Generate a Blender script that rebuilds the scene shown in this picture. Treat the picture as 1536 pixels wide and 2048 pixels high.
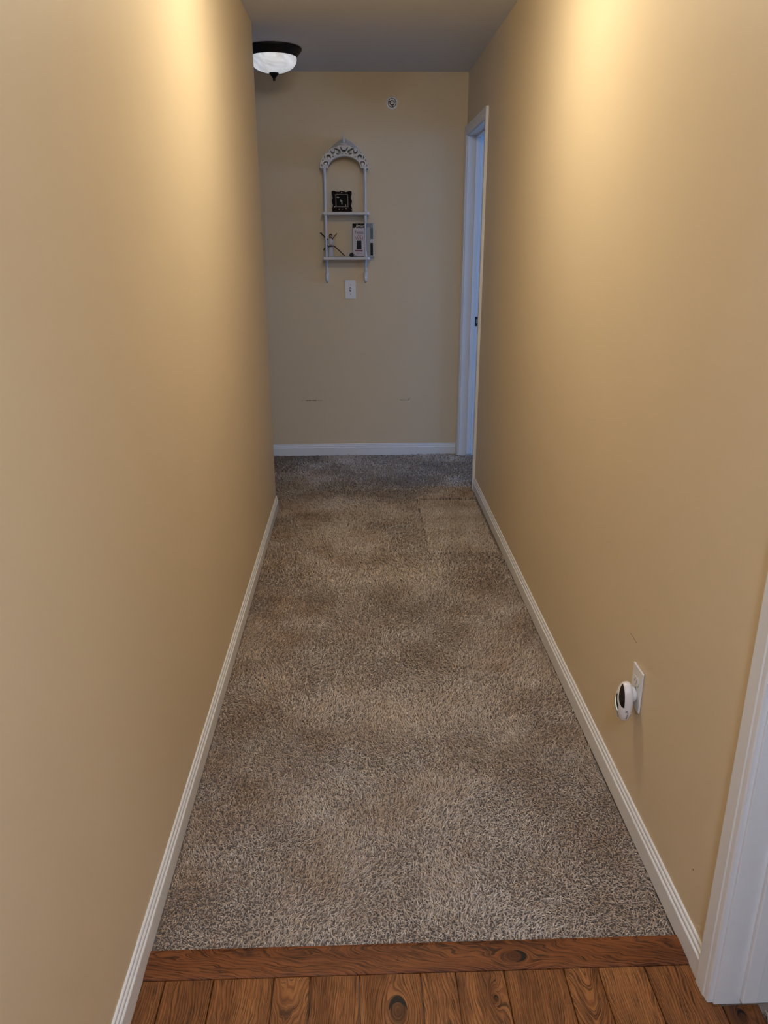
import bpy, bmesh, math, random
import numpy as np
from mathutils import Vector, Matrix

random.seed(4)
rng = np.random.default_rng(11)
scene = bpy.context.scene
for o in list(bpy.data.objects):
    bpy.data.objects.remove(o, do_unlink=True)
COL = scene.collection

# ------------------------------------------------------------------ camera
XL, XR, D, H = -0.486, 0.707, 5.439, 2.44      # hallway: left wall, right wall, far wall, ceiling
YL = 4.264                                     # where the left wall ends and the side hall opens
YT0, YT1 = 1.233, 1.306                        # threshold board
F_PX, PITCH, YAW, ROLL, CAM_H = 1555.26, 0.3410, 0.0317, -0.0029, 1.4833
cam_d = bpy.data.cameras.new('camera')
cam = bpy.data.objects.new('camera', cam_d)
COL.objects.link(cam)
fw = Vector((math.sin(YAW) * math.cos(PITCH), math.cos(YAW) * math.cos(PITCH), -math.sin(PITCH)))
rt = Vector((math.cos(YAW), -math.sin(YAW), 0))
up = rt.cross(fw)
rt2 = math.cos(ROLL) * rt + math.sin(ROLL) * up
up2 = -math.sin(ROLL) * rt + math.cos(ROLL) * up
cam.matrix_world = Matrix(((rt2.x, up2.x, -fw.x, 0), (rt2.y, up2.y, -fw.y, 0),
                           (rt2.z, up2.z, -fw.z, CAM_H), (0, 0, 0, 1)))
cam_d.sensor_fit = 'HORIZONTAL'
cam_d.sensor_width = 36.0
cam_d.lens = 36.0 * F_PX / 1536.0
cam_d.clip_start = 0.02
scene.camera = cam

# ------------------------------------------------------------------ world, light, exposure
world = bpy.data.worlds.new('world')
scene.world = world
world.use_nodes = True
wb = world.node_tree.nodes['Background']
wb.inputs[0].default_value = (0.55, 0.68, 0.95, 1)
wb.inputs[1].default_value = 0.25
vs = scene.view_settings
vs.view_transform = 'Standard'
vs.look = 'None'
vs.exposure = 0.0
vs.gamma = 1.0
vs.use_curve_mapping = False

def window_light(name, loc, direction, sx, sy, power, color):
    l = bpy.data.lights.new(name, 'AREA')
    l.shape = 'RECTANGLE'; l.size = sx; l.size_y = sy
    l.energy = power; l.color = color
    o = bpy.data.objects.new(name, l)
    COL.objects.link(o)
    o.location = loc
    o.rotation_euler = Vector(direction).to_track_quat('-Z', 'Y').to_euler()
    return o

# radiant colour of each source the place has (linear rgb)
L_REAR = (1.5, 1.5, 1.6)        # watts: window behind the camera
L_NEAR = (11.5, 10.5, 9.0)        # window of the room beside the oak floor
L_FAR = (8.0, 22.0, 54.0)         # window of the room past the far doorway
L_SIDE = (0.3, 1.6, 4.5)          # window at the end of the side hall
E_MAIN = (83.5, 74.5, 56.5)        # glowing bowl over the middle of the hallway
E_BACK = (152.0, 185.0, 255.0)        # glowing bowl behind the camera
BACK_Y = -0.55
def split(c):
    m = max(max(c), 1e-6)
    return m, tuple(v / m for v in c)
def wl(name, loc, direction, sx, sy, c):
    p, col = split(c)
    return window_light(name, loc, direction, sx, sy, p, col)
wl('daylight_rear_window', (0.11, -3.16, 1.5), (0, 1, -0.1), 0.9, 1.3, L_REAR)
wl('daylight_near_room_window', (3.86, 0.2, 1.5), (-1, 0, -0.15), 1.4, 1.3, L_NEAR)
wl('daylight_far_room_window', (3.86, 4.5, 1.5), (-1, 0.0, -0.15), 1.3, 1.3, L_FAR)
wl('daylight_side_hall_window', (-3.56, 4.85, 1.5), (1, 0, -0.1), 0.8, 1.2, L_SIDE)

# ------------------------------------------------------------------ helpers
def setp(o, label=None, cat=None, group=None, kind=None):
    if label: o['label'] = label
    if cat: o['category'] = cat
    if group: o['group'] = group
    if kind: o['kind'] = kind
    return o

def empty(name, loc=(0, 0, 0)):
    o = bpy.data.objects.new(name, None)
    o.empty_display_size = 0.05
    COL.objects.link(o)
    o.location = loc
    return o

def link_mesh(name, me, mat, parent=None, smooth=False):
    o = bpy.data.objects.new(name, me)
    COL.objects.link(o)
    if mat is not None:
        me.materials.clear()
        me.materials.append(mat)
    if smooth:
        me.polygons.foreach_set('use_smooth', [True] * len(me.polygons))
    if parent is not None:
        o.parent = parent
        o.matrix_parent_inverse = Matrix.Translation(-Vector(parent.location))
    return o

def from_bm(name, bm, mat, parent=None, smooth=False):
    bmesh.ops.recalc_face_normals(bm, faces=bm.faces[:])
    me = bpy.data.meshes.new(name)
    bm.to_mesh(me)
    bm.free()
    return link_mesh(name, me, mat, parent, smooth)

def add_box(bm, x0, x1, y0, y1, z0, z1, bevel=0.0, seg=1):
    vs_ = [bm.verts.new((x, y, z)) for x in (x0, x1) for y in (y0, y1) for z in (z0, z1)]
    f = [(0, 1, 3, 2), (4, 6, 7, 5), (0, 4, 5, 1), (2, 3, 7, 6), (0, 2, 6, 4), (1, 5, 7, 3)]
    fs = [bm.faces.new([vs_[i] for i in q]) for q in f]
    if bevel > 0:
        es = list({e for fc in fs for e in fc.edges})
        bmesh.ops.bevel(bm, geom=es, offset=bevel, segments=seg, profile=0.5, affect='EDGES')
    return fs

def box(name, x0, x1, y0, y1, z0, z1, mat, parent=None, bevel=0.0, seg=1):
    bm = bmesh.new()
    add_box(bm, x0, x1, y0, y1, z0, z1, bevel, seg)
    return from_bm(name, bm, mat, parent)

def extrude_profile(bm, prof, a, b, ax_u, ax_v, miter_a=None, miter_b=None):
    """profile points (u,v) swept from point a to b; ax_u/ax_v are world vectors."""
    a, b, ax_u, ax_v = Vector(a), Vector(b), Vector(ax_u), Vector(ax_v)
    d = (b - a).normalized()
    A, B = [], []
    for u, v in prof:
        off = ax_u * u + ax_v * v
        A.append(bm.verts.new(a + off + d * ((miter_a or (lambda u, v: 0))(u, v))))
        B.append(bm.verts.new(b + off + d * ((miter_b or (lambda u, v: 0))(u, v))))
    n = len(prof)
    for i in range(n):
        j = (i + 1) % n
        bm.faces.new((A[i], A[j], B[j], B[i]))
    bm.faces.new(A[::-1]); bm.faces.new(B)

def add_lathe(bm, prof, origin=(0, 0, 0), axis='Z', n=24, sx=1.0, sy=1.0):
    """prof: list of (r, h)"""
    o = Vector(origin)
    rings = []
    for r, h in prof:
        if r < 1e-6:
            p = {'Z': Vector((0, 0, h)), 'Y': Vector((0, h, 0)), 'X': Vector((h, 0, 0))}[axis]
            rings.append([bm.verts.new(o + p)])
        else:
            ring = []
            for k in range(n):
                t = 2 * math.pi * k / n
                c, s = r * math.cos(t) * sx, r * math.sin(t) * sy
                p = {'Z': Vector((c, s, h)), 'Y': Vector((c, h, s)), 'X': Vector((h, c, s))}[axis]
                ring.append(bm.verts.new(o + p))
            rings.append(ring)
    for A, B in zip(rings[:-1], rings[1:]):
        if len(A) == 1 and len(B) == 1: continue
        for k in range(n):
            k2 = (k + 1) % n
            if len(A) == 1: bm.faces.new((A[0], B[k], B[k2]))
            elif len(B) == 1: bm.faces.new((A[k], A[k2], B[0]))
            else: bm.faces.new((A[k], A[k2], B[k2], B[k]))
    if len(rings[0]) > 1: bm.faces.new(rings[0][::-1])
    if len(rings[-1]) > 1: bm.faces.new(rings[-1])

def lathe(name, prof, mat, parent=None, origin=(0, 0, 0), axis='Z', n=24, sx=1.0, sy=1.0):
    bm = bmesh.new()
    add_lathe(bm, prof, origin, axis, n, sx, sy)
    o = from_bm(name, bm, mat, parent, True)
    add_autosmooth(o)
    return o

def add_autosmooth(o, ang=0.6):
    me = o.data
    bm = bmesh.new(); bm.from_mesh(me)
    for e in bm.edges:
        if len(e.link_faces) == 2 and e.calc_face_angle(0) > ang:
            e.smooth = False
    bm.to_mesh(me); bm.free()

def add_tube(bm, pts, rad, n=8):
    pts = [Vector(p) for p in pts]
    rads = rad if isinstance(rad, (list, tuple)) else [rad] * len(pts)
    rings = []
    for i, p in enumerate(pts):
        d = (pts[min(i + 1, len(pts) - 1)] - pts[max(i - 1, 0)]).normalized()
        ref = Vector((0, 1, 0)) if abs(d.y) < 0.9 else Vector((1, 0, 0))
        u = d.cross(ref).normalized(); v = d.cross(u)
        rings.append([bm.verts.new(p + (u * math.cos(2 * math.pi * k / n) + v * math.sin(2 * math.pi * k / n)) * rads[i]) for k in range(n)])
    for A, B in zip(rings[:-1], rings[1:]):
        for k in range(n):
            bm.faces.new((A[k], A[(k + 1) % n], B[(k + 1) % n], B[k]))
    bm.faces.new(rings[0][::-1]); bm.faces.new(rings[-1])

def curve_mesh(name, polys, thick, smooth_pts=True):
    """2D filled outline with holes -> mesh (in local XY, extruded +-thick/2 in Z)."""
    cu = bpy.data.curves.new(name, 'CURVE')
    cu.dimensions = '2D'; cu.fill_mode = 'BOTH'; cu.extrude = thick / 2
    for pts in polys:
        sp = cu.splines.new('POLY')
        sp.points.add(len(pts) - 1)
        for p, (x, y) in zip(sp.points, pts): p.co = (x, y, 0, 1)
        sp.use_cyclic_u = True
    ob = bpy.data.objects.new(name, cu)
    COL.objects.link(ob)
    dg = bpy.context.evaluated_depsgraph_get()
    me = bpy.data.meshes.new_from_object(ob.evaluated_get(dg))
    bpy.data.objects.remove(ob)
    return me

def text_mesh(name, s, size, thick=0.0004, shear=0.0, sx=1.0):
    cu = bpy.data.curves.new(name, 'FONT')
    cu.body = s; cu.size = size; cu.extrude = thick / 2; cu.shear = shear
    cu.align_x = 'CENTER'; cu.align_y = 'CENTER'; cu.resolution_u = 3
    ob = bpy.data.objects.new(name, cu)
    COL.objects.link(ob)
    dg = bpy.context.evaluated_depsgraph_get()
    me = bpy.data.meshes.new_from_object(ob.evaluated_get(dg))
    bpy.data.objects.remove(ob)
    if sx != 1.0: me.transform(Matrix.Diagonal((sx, 1, 1, 1)))
    return me

# local (x, y, z) of a 2D shape -> stands on the far wall facing the camera (world -y)
STAND = Matrix(((1, 0, 0, 0), (0, 0, -1, 0), (0, 1, 0, 0), (0, 0, 0, 1)))

# ------------------------------------------------------------------ materials
def new_mat(name):
    m = bpy.data.materials.new(name)
    m.use_nodes = True
    nt = m.node_tree
    return m, nt, nt.nodes, nt.links, nt.nodes['Principled BSDF']

def simple_mat(name, col, rough=0.5, bump=0.0, bscale=200.0, var=0.04, coat=0.0, metal=0.0, spec=0.5):
    m, nt, N, L, b = new_mat(name)
    tc = N.new('ShaderNodeTexCoord')
    nz = N.new('ShaderNodeTexNoise'); nz.inputs['Scale'].default_value = bscale; nz.inputs['Detail'].default_value = 3
    L.new(tc.outputs['Object'], nz.inputs['Vector'])
    mx = N.new('ShaderNodeMix'); mx.data_type = 'RGBA'
    mx.inputs[6].default_value = (*[c * (1 - var) for c in col], 1)
    mx.inputs[7].default_value = (*[min(1, c * (1 + var)) for c in col], 1)
    L.new(nz.outputs[0], mx.inputs[0]); L.new(mx.outputs[2], b.inputs['Base Color'])
    b.inputs['Roughness'].default_value = rough
    b.inputs['Metallic'].default_value = metal
    b.inputs['Specular IOR Level'].default_value = spec
    b.inputs['Coat Weight'].default_value = coat
    if bump > 0:
        bp = N.new('ShaderNodeBump'); bp.inputs['Strength'].default_value = bump; bp.inputs['Distance'].default_value = 0.001
        L.new(nz.outputs[0], bp.inputs['Height']); L.new(bp.outputs[0], b.inputs['Normal'])
    return m

def math_node(N, L, op, a, b=None, clamp=False):
    n = N.new('ShaderNodeMath'); n.operation = op; n.use_clamp = clamp
    for i, v in enumerate((a, b)):
        if v is None: continue
        if isinstance(v, (int, float)): n.inputs[i].default_value = v
        else: L.new(v, n.inputs[i])
    return n.outputs[0]

WALL_COL = (0.71, 0.575, 0.385)
def wall_mat(name, marks=None):
    """painted drywall, roller texture; marks = list of (x0,x1,z0,z1,threshold) rubbed black scuffs in object space
       using two axes (ax_u, ax_v)"""
    m, nt, N, L, b = new_mat(name)
    tc = N.new('ShaderNodeTexCoord')
    n1 = N.new('ShaderNodeTexNoise'); n1.inputs['Scale'].default_value = 420; n1.inputs['Detail'].default_value = 2
    n2 = N.new('ShaderNodeTexNoise'); n2.inputs['Scale'].default_value = 2.2; n2.inputs['Detail'].default_value = 3
    L.new(tc.outputs['Object'], n1.inputs['Vector']); L.new(tc.outputs['Object'], n2.inputs['Vector'])
    mx = N.new('ShaderNodeMix'); mx.data_type = 'RGBA'
    c = WALL_COL
    mx.inputs[6].default_value = (c[0] * .97, c[1] * .965, c[2] * .955, 1)
    mx.inputs[7].default_value = (c[0] * 1.03, c[1] * 1.035, c[2] * 1.045, 1)
    L.new(n2.outputs[0], mx.inputs[0])
    out = mx.outputs[2]
    if marks:
        sep = N.new('ShaderNodeSeparateXYZ'); L.new(tc.outputs['Object'], sep.inputs[0])
        nn = N.new('ShaderNodeTexNoise'); nn.inputs['Scale'].default_value = 150; nn.inputs['Detail'].default_value = 2
        L.new(tc.outputs['Object'], nn.inputs['Vector'])
        tot = None
        for (iu, iv, u0, u1, v0, v1, slope, th) in marks:
            u = sep.outputs[iu]; v = sep.outputs[iv]
            vv = math_node(N, L, 'SUBTRACT', v, math_node(N, L, 'MULTIPLY', math_node(N, L, 'SUBTRACT', u, u0), slope))
            a = math_node(N, L, 'MULTIPLY', math_node(N, L, 'GREATER_THAN', u, u0), math_node(N, L, 'LESS_THAN', u, u1))
            d = math_node(N, L, 'MULTIPLY', math_node(N, L, 'GREATER_THAN', vv, v0), math_node(N, L, 'LESS_THAN', vv, v1))
            e = math_node(N, L, 'MULTIPLY', math_node(N, L, 'MULTIPLY', a, d), math_node(N, L, 'GREATER_THAN', nn.outputs[0], th))
            tot = e if tot is None else math_node(N, L, 'MAXIMUM', tot, e)
        m2 = N.new('ShaderNodeMix'); m2.data_type = 'RGBA'
        L.new(math_node(N, L, 'MULTIPLY', tot, 0.85), m2.inputs[0]); L.new(out, m2.inputs[6])
        m2.inputs[7].default_value = (0.03, 0.022, 0.018, 1)
        out = m2.outputs[2]
    L.new(out, b.inputs['Base Color'])
    b.inputs['Roughness'].default_value = 0.55
    b.inputs['Specular IOR Level'].default_value = 0.35
    bp = N.new('ShaderNodeBump'); bp.inputs['Strength'].default_value = 0.12; bp.inputs['Distance'].default_value = 0.001
    L.new(n1.outputs[0], bp.inputs['Height']); L.new(bp.outputs[0], b.inputs['Normal'])
    return m

M_WALL = wall_mat('beige_wall_paint')
M_WALL_FAR = wall_mat('beige_wall_paint_scuffed', [
    (0, 2, -0.412, -0.375, 0.3915, 0.3945, 0, 0.50), (0, 2, -0.372, -0.338, 0.3905, 0.396, 0, 0.36),
    (0, 2, -0.332, -0.300, 0.3905, 0.3955, 0, 0.42), (0, 2, -0.295, -0.258, 0.391, 0.394, 0, 0.52),
    (0, 2, 0.285, 0.355, 0.3885, 0.3925, 0, 0.44), (0, 2, 0.3515, 0.3555, 0.388, 0.408, 0, 0.0)])
M_WALL_R = wall_mat('beige_wall_paint_scratched', [
    (1, 2, 1.757, 1.805, 0.4915, 0.4933, 0.045, 0.30), (1, 2, 1.300, 1.304, 0.190, 0.194, 0, 0.0)])
M_CEIL = simple_mat('white_ceiling_paint', (0.72, 0.73, 0.775), 0.9, 0.25, 260, 0.03, spec=0.2)
M_TRIM = simple_mat('white_trim_paint', (0.78, 0.775, 0.77), 0.38, 0.05, 60, 0.025)
M_PLASTIC = simple_mat('white_plastic', (0.80, 0.79, 0.78), 0.32, 0.0, 30, 0.01)
M_PLASTIC_DEV = simple_mat('warm_white_plastic', (0.78, 0.74, 0.72), 0.3, 0.0, 30, 0.01)
M_BLACK_GLOSS = simple_mat('black_gloss_plastic', (0.008, 0.006, 0.006), 0.12, 0, 30, 0.01)
M_RIM = simple_mat('grey_seam', (0.38, 0.36, 0.35), 0.6, 0, 30, 0.01)
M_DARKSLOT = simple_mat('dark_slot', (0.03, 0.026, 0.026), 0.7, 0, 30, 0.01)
M_BRONZE = simple_mat('dark_bronze', (0.005, 0.004, 0.0035), 0.55, 0, 80, 0.1, spec=0.25)
M_SHELF = simple_mat('worn_white_shelf_paint', (0.62, 0.60, 0.58), 0.5, 0.2, 90, 0.10)
M_STEEL = simple_mat('dull_metal', (0.30, 0.30, 0.31), 0.4, 0, 60, 0.05, metal=0.8)
M_SUB = simple_mat('carpet_backing', (0.27, 0.21, 0.165), 1.0, 0.3, 300, 0.2, spec=0.0)
M_ROOM = simple_mat('pale_room_paint', (0.72, 0.72, 0.72), 0.8, 0, 20, 0.02, spec=0.2)

def glass_bowl_mat(name, col, strength, base=(0.85, 0.86, 0.88), lo=0.85):
    m, nt, N, L, b = new_mat(name)
    tc = N.new('ShaderNodeTexCoord')
    nz = N.new('ShaderNodeTexNoise'); nz.inputs['Scale'].default_value = 7; nz.inputs['Detail'].default_value = 4
    nz.inputs['Distortion'].default_value = 2.2
    L.new(tc.outputs['Object'], nz.inputs['Vector'])
    rp = N.new('ShaderNodeValToRGB')
    rp.color_ramp.elements[0].position = 0.34; rp.color_ramp.elements[0].color = (*[c * lo for c in col], 1)
    rp.color_ramp.elements[1].position = 0.68; rp.color_ramp.elements[1].color = (*col, 1)
    L.new(nz.outputs[0], rp.inputs[0])
    b.inputs['Base Color'].default_value = (*base, 1)
    b.inputs['Roughness'].default_value = 0.25
    L.new(rp.outputs[0], b.inputs['Emission Color'])
    b.inputs['Emission Strength'].default_value = strength
    return m

M_BOWL_ON = glass_bowl_mat('lit_alabaster_glass', split(E_MAIN)[1], split(E_MAIN)[0])
M_BOWL_BACK = glass_bowl_mat('lit_alabaster_glass_rear', split(E_BACK)[1], split(E_BACK)[0])
M_BOWL_DIM = glass_bowl_mat('faintly_lit_alabaster_glass', (0.92, 0.95, 1.0), 0.60, lo=0.55)

def attr(N, name):
    a = N.new('ShaderNodeAttribute'); a.attribute_type = 'OBJECT'; a.attribute_name = name
    return a.outputs['Fac']

def wood_mat(name, dark, mid, light, along='Y'):
    """oak: grain runs along one object axis; per-object properties: seed, cath, knot_u, knot_v, knot_r, tone"""
    m, nt, N, L, b = new_mat(name)
    tc = N.new('ShaderNodeTexCoord')
    sep = N.new('ShaderNodeSeparateXYZ'); L.new(tc.outputs['Object'], sep.inputs[0])
    iu, iv = (0, 1) if along == 'Y' else (1, 0)
    u, v = sep.outputs[iu], sep.outputs[iv]
    seed = attr(N, 'seed')
    Mt = lambda op, a, b_=None, c=False: math_node(N, L, op, a, b_, c)
    # knot distance
    du = Mt('SUBTRACT', u, attr(N, 'knot_u')); dv = Mt('SUBTRACT', v, attr(N, 'knot_v'))
    kr = Mt('MAXIMUM', attr(N, 'knot_r'), 1e-4)
    d = Mt('SQRT', Mt('ADD', Mt('POWER', Mt('DIVIDE', du, kr), 2.0), Mt('POWER', Mt('DIVIDE', dv, Mt('MULTIPLY', kr, 1.7)), 2.0)))
    # wandering
    cmb = N.new('ShaderNodeCombineXYZ')
    L.new(Mt('MULTIPLY', u, 9.0), cmb.inputs[0]); L.new(Mt('MULTIPLY', v, 2.6), cmb.inputs[1]); L.new(seed, cmb.inputs[2])
    wn = N.new('ShaderNodeTexNoise'); wn.inputs['Scale'].default_value = 1.6; wn.inputs['Detail'].default_value = 3
    L.new(cmb.outputs[0], wn.inputs['Vector'])
    wob = Mt('MULTIPLY', Mt('SUBTRACT', wn.outputs[0], 0.5), 0.05)
    g0 = Mt('ADD', u, wob)
    cath = attr(N, 'cath')
    gc = Mt('ADD', Mt('SUBTRACT', Mt('MULTIPLY', v, 0.22), Mt('MULTIPLY', Mt('MULTIPLY', u, u), 14.0)), wob)
    g1 = Mt('ADD', Mt('MULTIPLY', g0, Mt('SUBTRACT', 1.0, cath)), Mt('MULTIPLY', gc, cath))
    kfall = Mt('DIVIDE', 1.0, Mt('ADD', 1.0, Mt('POWER', Mt('MULTIPLY', d, 0.55), 4.0)))
    g2 = Mt('ADD', Mt('MULTIPLY', g1, Mt('SUBTRACT', 1.0, kfall)), Mt('MULTIPLY', Mt('MULTIPLY', d, 0.02), kfall))
    ring = Mt('ADD', Mt('MULTIPLY', Mt('SINE', Mt('MULTIPLY', g2, 1150.0)), 0.5), 0.5)
    ring = Mt('POWER', ring, 3.0)
    # pores: thin dark dashes along the grain
    cp = N.new('ShaderNodeCombineXYZ')
    L.new(Mt('MULTIPLY', g2, 1050.0), cp.inputs[0]); L.new(Mt('MULTIPLY', v, 20.0), cp.inputs[1]); L.new(seed, cp.inputs[2])
    pn = N.new('ShaderNodeTexNoise'); pn.inputs['Scale'].default_value = 1.0; pn.inputs['Detail'].default_value = 2
    L.new(cp.outputs[0], pn.inputs['Vector'])
    pore = N.new('ShaderNodeMapRange'); pore.inputs[1].default_value = 0.50; pore.inputs[2].default_value = 0.66
    L.new(pn.outputs[0], pore.inputs[0]); pore.inputs[1].default_value = 0.47
    # broad tone
    bn = N.new('ShaderNodeTexNoise'); bn.inputs['Scale'].default_value = 1.0; bn.inputs['Detail'].default_value = 2
    cb = N.new('ShaderNodeCombineXYZ')
    L.new(Mt('MULTIPLY', u, 28.0), cb.inputs[0]); L.new(Mt('MULTIPLY', v, 4.0), cb.inputs[1]); L.new(Mt('ADD', seed, 7.0), cb.inputs[2])
    L.new(cb.outputs[0], bn.inputs['Vector'])
    t = Mt('ADD', Mt('MULTIPLY', ring, 0.32), Mt('MULTIPLY', Mt('SUBTRACT', bn.outputs[0], 0.5), 1.1))
    t = Mt('ADD', t, Mt('ADD', attr(N, 'tone'), 0.18), True)
    rp = N.new('ShaderNodeValToRGB')
    e = rp.color_ramp.elements
    e[0].position = 0.0; e[0].color = (*light, 1); e[1].position = 1.0; e[1].color = (*dark, 1)
    e2 = rp.color_ramp.elements.new(0.45); e2.color = (*mid, 1)
    L.new(t, rp.inputs[0])
    mp = N.new('ShaderNodeMix'); mp.data_type = 'RGBA'
    L.new(Mt('MULTIPLY', pore.outputs[0], 0.85), mp.inputs[0]); L.new(rp.outputs[0], mp.inputs[6])
    mp.inputs[7].default_value = (*[c * 0.32 for c in dark], 1)
    # knot core: brown heart with a black crack on its far side
    core = N.new('ShaderNodeMapRange'); core.inputs[1].default_value = 1.0; core.inputs[2].default_value = 0.75
    L.new(d, core.inputs[0])
    mk = N.new('ShaderNodeMix'); mk.data_type = 'RGBA'
    L.new(Mt('MULTIPLY', core.outputs[0], 0.7), mk.inputs[0]); L.new(mp.outputs[2], mk.inputs[6])
    mk.inputs[7].default_value = (dark[0] * 0.8, dark[1] * 0.7, dark[2] * 0.7, 1)
    d2 = Mt('SQRT', Mt('ADD', Mt('POWER', Mt('DIVIDE', du, kr), 2.0),
                       Mt('POWER', Mt('DIVIDE', Mt('ADD', dv, Mt('MULTIPLY', kr, 0.85)), Mt('MULTIPLY', kr, 1.7)), 2.0)))
    cr = Mt('MULTIPLY', Mt('LESS_THAN', Mt('ADD', d, Mt('MULTIPLY', wob, 6.0)), 0.92), Mt('GREATER_THAN', Mt('ADD', d2, Mt('MULTIPLY', wob, 6.0)), 1.0))
    cr = Mt('MULTIPLY', cr, Mt('GREATER_THAN', dv, 0.0))
    mk2 = N.new('ShaderNodeMix'); mk2.data_type = 'RGBA'
    L.new(Mt('MULTIPLY', cr, 0.95), mk2.inputs[0]); L.new(mk.outputs[2], mk2.inputs[6])
    mk2.inputs[7].default_value = (0.004, 0.003, 0.003, 1)
    L.new(mk2.outputs[2], b.inputs['Base Color'])
    b.inputs['Roughness'].default_value = 0.48
    b.inputs['Specular IOR Level'].default_value = 0.28
    bp = N.new('ShaderNodeBump'); bp.inputs['Strength'].default_value = 0.35; bp.inputs['Distance'].default_value = 0.0008
    L.new(Mt('SUBTRACT', 1.0, Mt('ADD', Mt('MULTIPLY', pore.outputs[0], 0.6), Mt('MULTIPLY', cr, 2.0))), bp.inputs['Height'])
    L.new(bp.outputs[0], b.inputs['Normal'])
    return m

M_PLANK = wood_mat('hand_scraped_oak', (0.048, 0.015, 0.004), (0.205, 0.070, 0.018), (0.38, 0.155, 0.047), 'Y')
M_THRESH = wood_mat('stained_oak_threshold', (0.055, 0.015, 0.005), (0.165, 0.048, 0.012), (0.24, 0.080, 0.022), 'X')

def carpet_mat(name, a, bcol, c):
    m, nt, N, L, b = new_mat(name)
    at = N.new('ShaderNodeAttribute'); at.attribute_type = 'GEOMETRY'; at.attribute_name = 'yarn'
    rp = N.new('ShaderNodeValToRGB')
    e = rp.color_ramp.elements
    e[0].color = (*a, 1); e[1].color = (*c, 1)
    k = e.new(0.5); k.color = (*bcol, 1)
    L.new(at.outputs['Fac'], rp.inputs[0])
    tc = N.new('ShaderNodeTexCoord')
    nz = N.new('ShaderNodeTexNoise'); nz.inputs['Scale'].default_value = 4.5; nz.inputs['Detail'].default_value = 5
    nz.inputs['Roughness'].default_value = 0.6
    L.new(tc.outputs['Object'], nz.inputs['Vector'])
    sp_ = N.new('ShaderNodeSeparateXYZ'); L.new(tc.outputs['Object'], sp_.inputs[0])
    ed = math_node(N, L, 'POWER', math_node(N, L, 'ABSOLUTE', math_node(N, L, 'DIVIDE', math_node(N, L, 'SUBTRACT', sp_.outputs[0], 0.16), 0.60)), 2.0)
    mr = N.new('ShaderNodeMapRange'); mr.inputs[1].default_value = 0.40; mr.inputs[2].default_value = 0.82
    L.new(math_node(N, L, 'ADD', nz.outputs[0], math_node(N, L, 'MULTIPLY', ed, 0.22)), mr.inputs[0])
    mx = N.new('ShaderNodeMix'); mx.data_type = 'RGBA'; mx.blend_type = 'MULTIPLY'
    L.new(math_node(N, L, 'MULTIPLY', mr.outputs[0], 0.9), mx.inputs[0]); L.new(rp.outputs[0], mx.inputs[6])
    mx.inputs[7].default_value = (0.68, 0.54, 0.40, 1)          # worn-in soil in patches; browner edges paint in the hall's mixed light
    L.new(mx.outputs[2], b.inputs['Base Color'])
    b.inputs['Roughness'].default_value = 0.85
    b.inputs['Specular IOR Level'].default_value = 0.15
    b.inputs['Sheen Weight'].default_value = 0.15
    return m

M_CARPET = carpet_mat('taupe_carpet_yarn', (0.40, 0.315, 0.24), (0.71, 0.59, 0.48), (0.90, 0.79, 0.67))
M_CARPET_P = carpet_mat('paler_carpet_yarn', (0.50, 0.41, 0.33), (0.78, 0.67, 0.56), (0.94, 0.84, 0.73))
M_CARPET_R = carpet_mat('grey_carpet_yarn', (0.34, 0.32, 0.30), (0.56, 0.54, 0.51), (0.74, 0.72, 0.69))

# ------------------------------------------------------------------ shell
WT = 0.115
XE, XW, YR = 3.9, -3.6, -3.2                    # east rooms end, side hall end, rear wall
ZS = -0.012                                     # subfloor level; finished floors come up to about 0
setp(box('floor', XW, XE, YR, D + 0.1, -0.08, ZS - 0.001, M_SUB),
     'hallway floor running from oak planks to taupe carpet', 'floor', kind='structure')
setp(box('ceiling', XW, XE, YR, D + 0.1, H, H + 0.1, M_CEIL),
     'plain white ceiling over the hallway', 'ceiling', kind='structure')
FLOOR = bpy.data.objects['floor']

bm = bmesh.new()
add_box(bm, XL - 0.13, XL, YR, YL, ZS, H)
es = [e for e in bm.edges if abs(e.verts[0].co.x - XL) < 1e-6 and abs(e.verts[1].co.x - XL) < 1e-6
      and abs(e.verts[0].co.y - YL) < 1e-6 and abs(e.verts[1].co.y - YL) < 1e-6]
bmesh.ops.bevel(bm, geom=es, offset=0.006, segments=3, profile=0.5, affect='EDGES')
setp(from_bm('wall_left', bm, M_WALL), 'beige painted wall along the left side of the hallway', 'wall', kind='structure')
setp(box('wall_side_hall', XW, XL - 0.131, YL - 0.12, YL, ZS, H, M_WALL),
     'beige wall turning the corner behind the left hallway wall', 'wall', kind='structure')
setp(box('wall_far', XW, XR + 0.0, D, D + 0.1, ZS, H, M_WALL_FAR),
     'beige end wall of the hallway with the white shelf and scuff marks', 'wall', kind='structure')

# right wall with the two door openings
O1 = (0.379, 1.139)         # near opening (clear of jambs)
O2 = (4.628, 5.383)
JT = 0.018
DH = 2.077                  # clear head height
bm = bmesh.new()
for y0, y1, z0, z1 in [(YR, O1[0] - JT, 0.0, H), (O1[0] - JT, O1[1] + JT, DH + JT, H), (O1[1] + JT, O2[0] - JT, 0.0, H),
                       (O2[0] - JT, O2[1] + JT, DH + JT, H), (O2[1] + JT, D + 0.1, 0.0, H)]:
    add_box(bm, XR, XR + WT, y0, y1, z0, z1)
bmesh.ops.remove_doubles(bm, verts=bm.verts[:], dist=1e-5)
setp(from_bm('wall_right', bm, M_WALL_R), 'beige painted wall along the right side of the hallway', 'wall', kind='structure')

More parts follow.
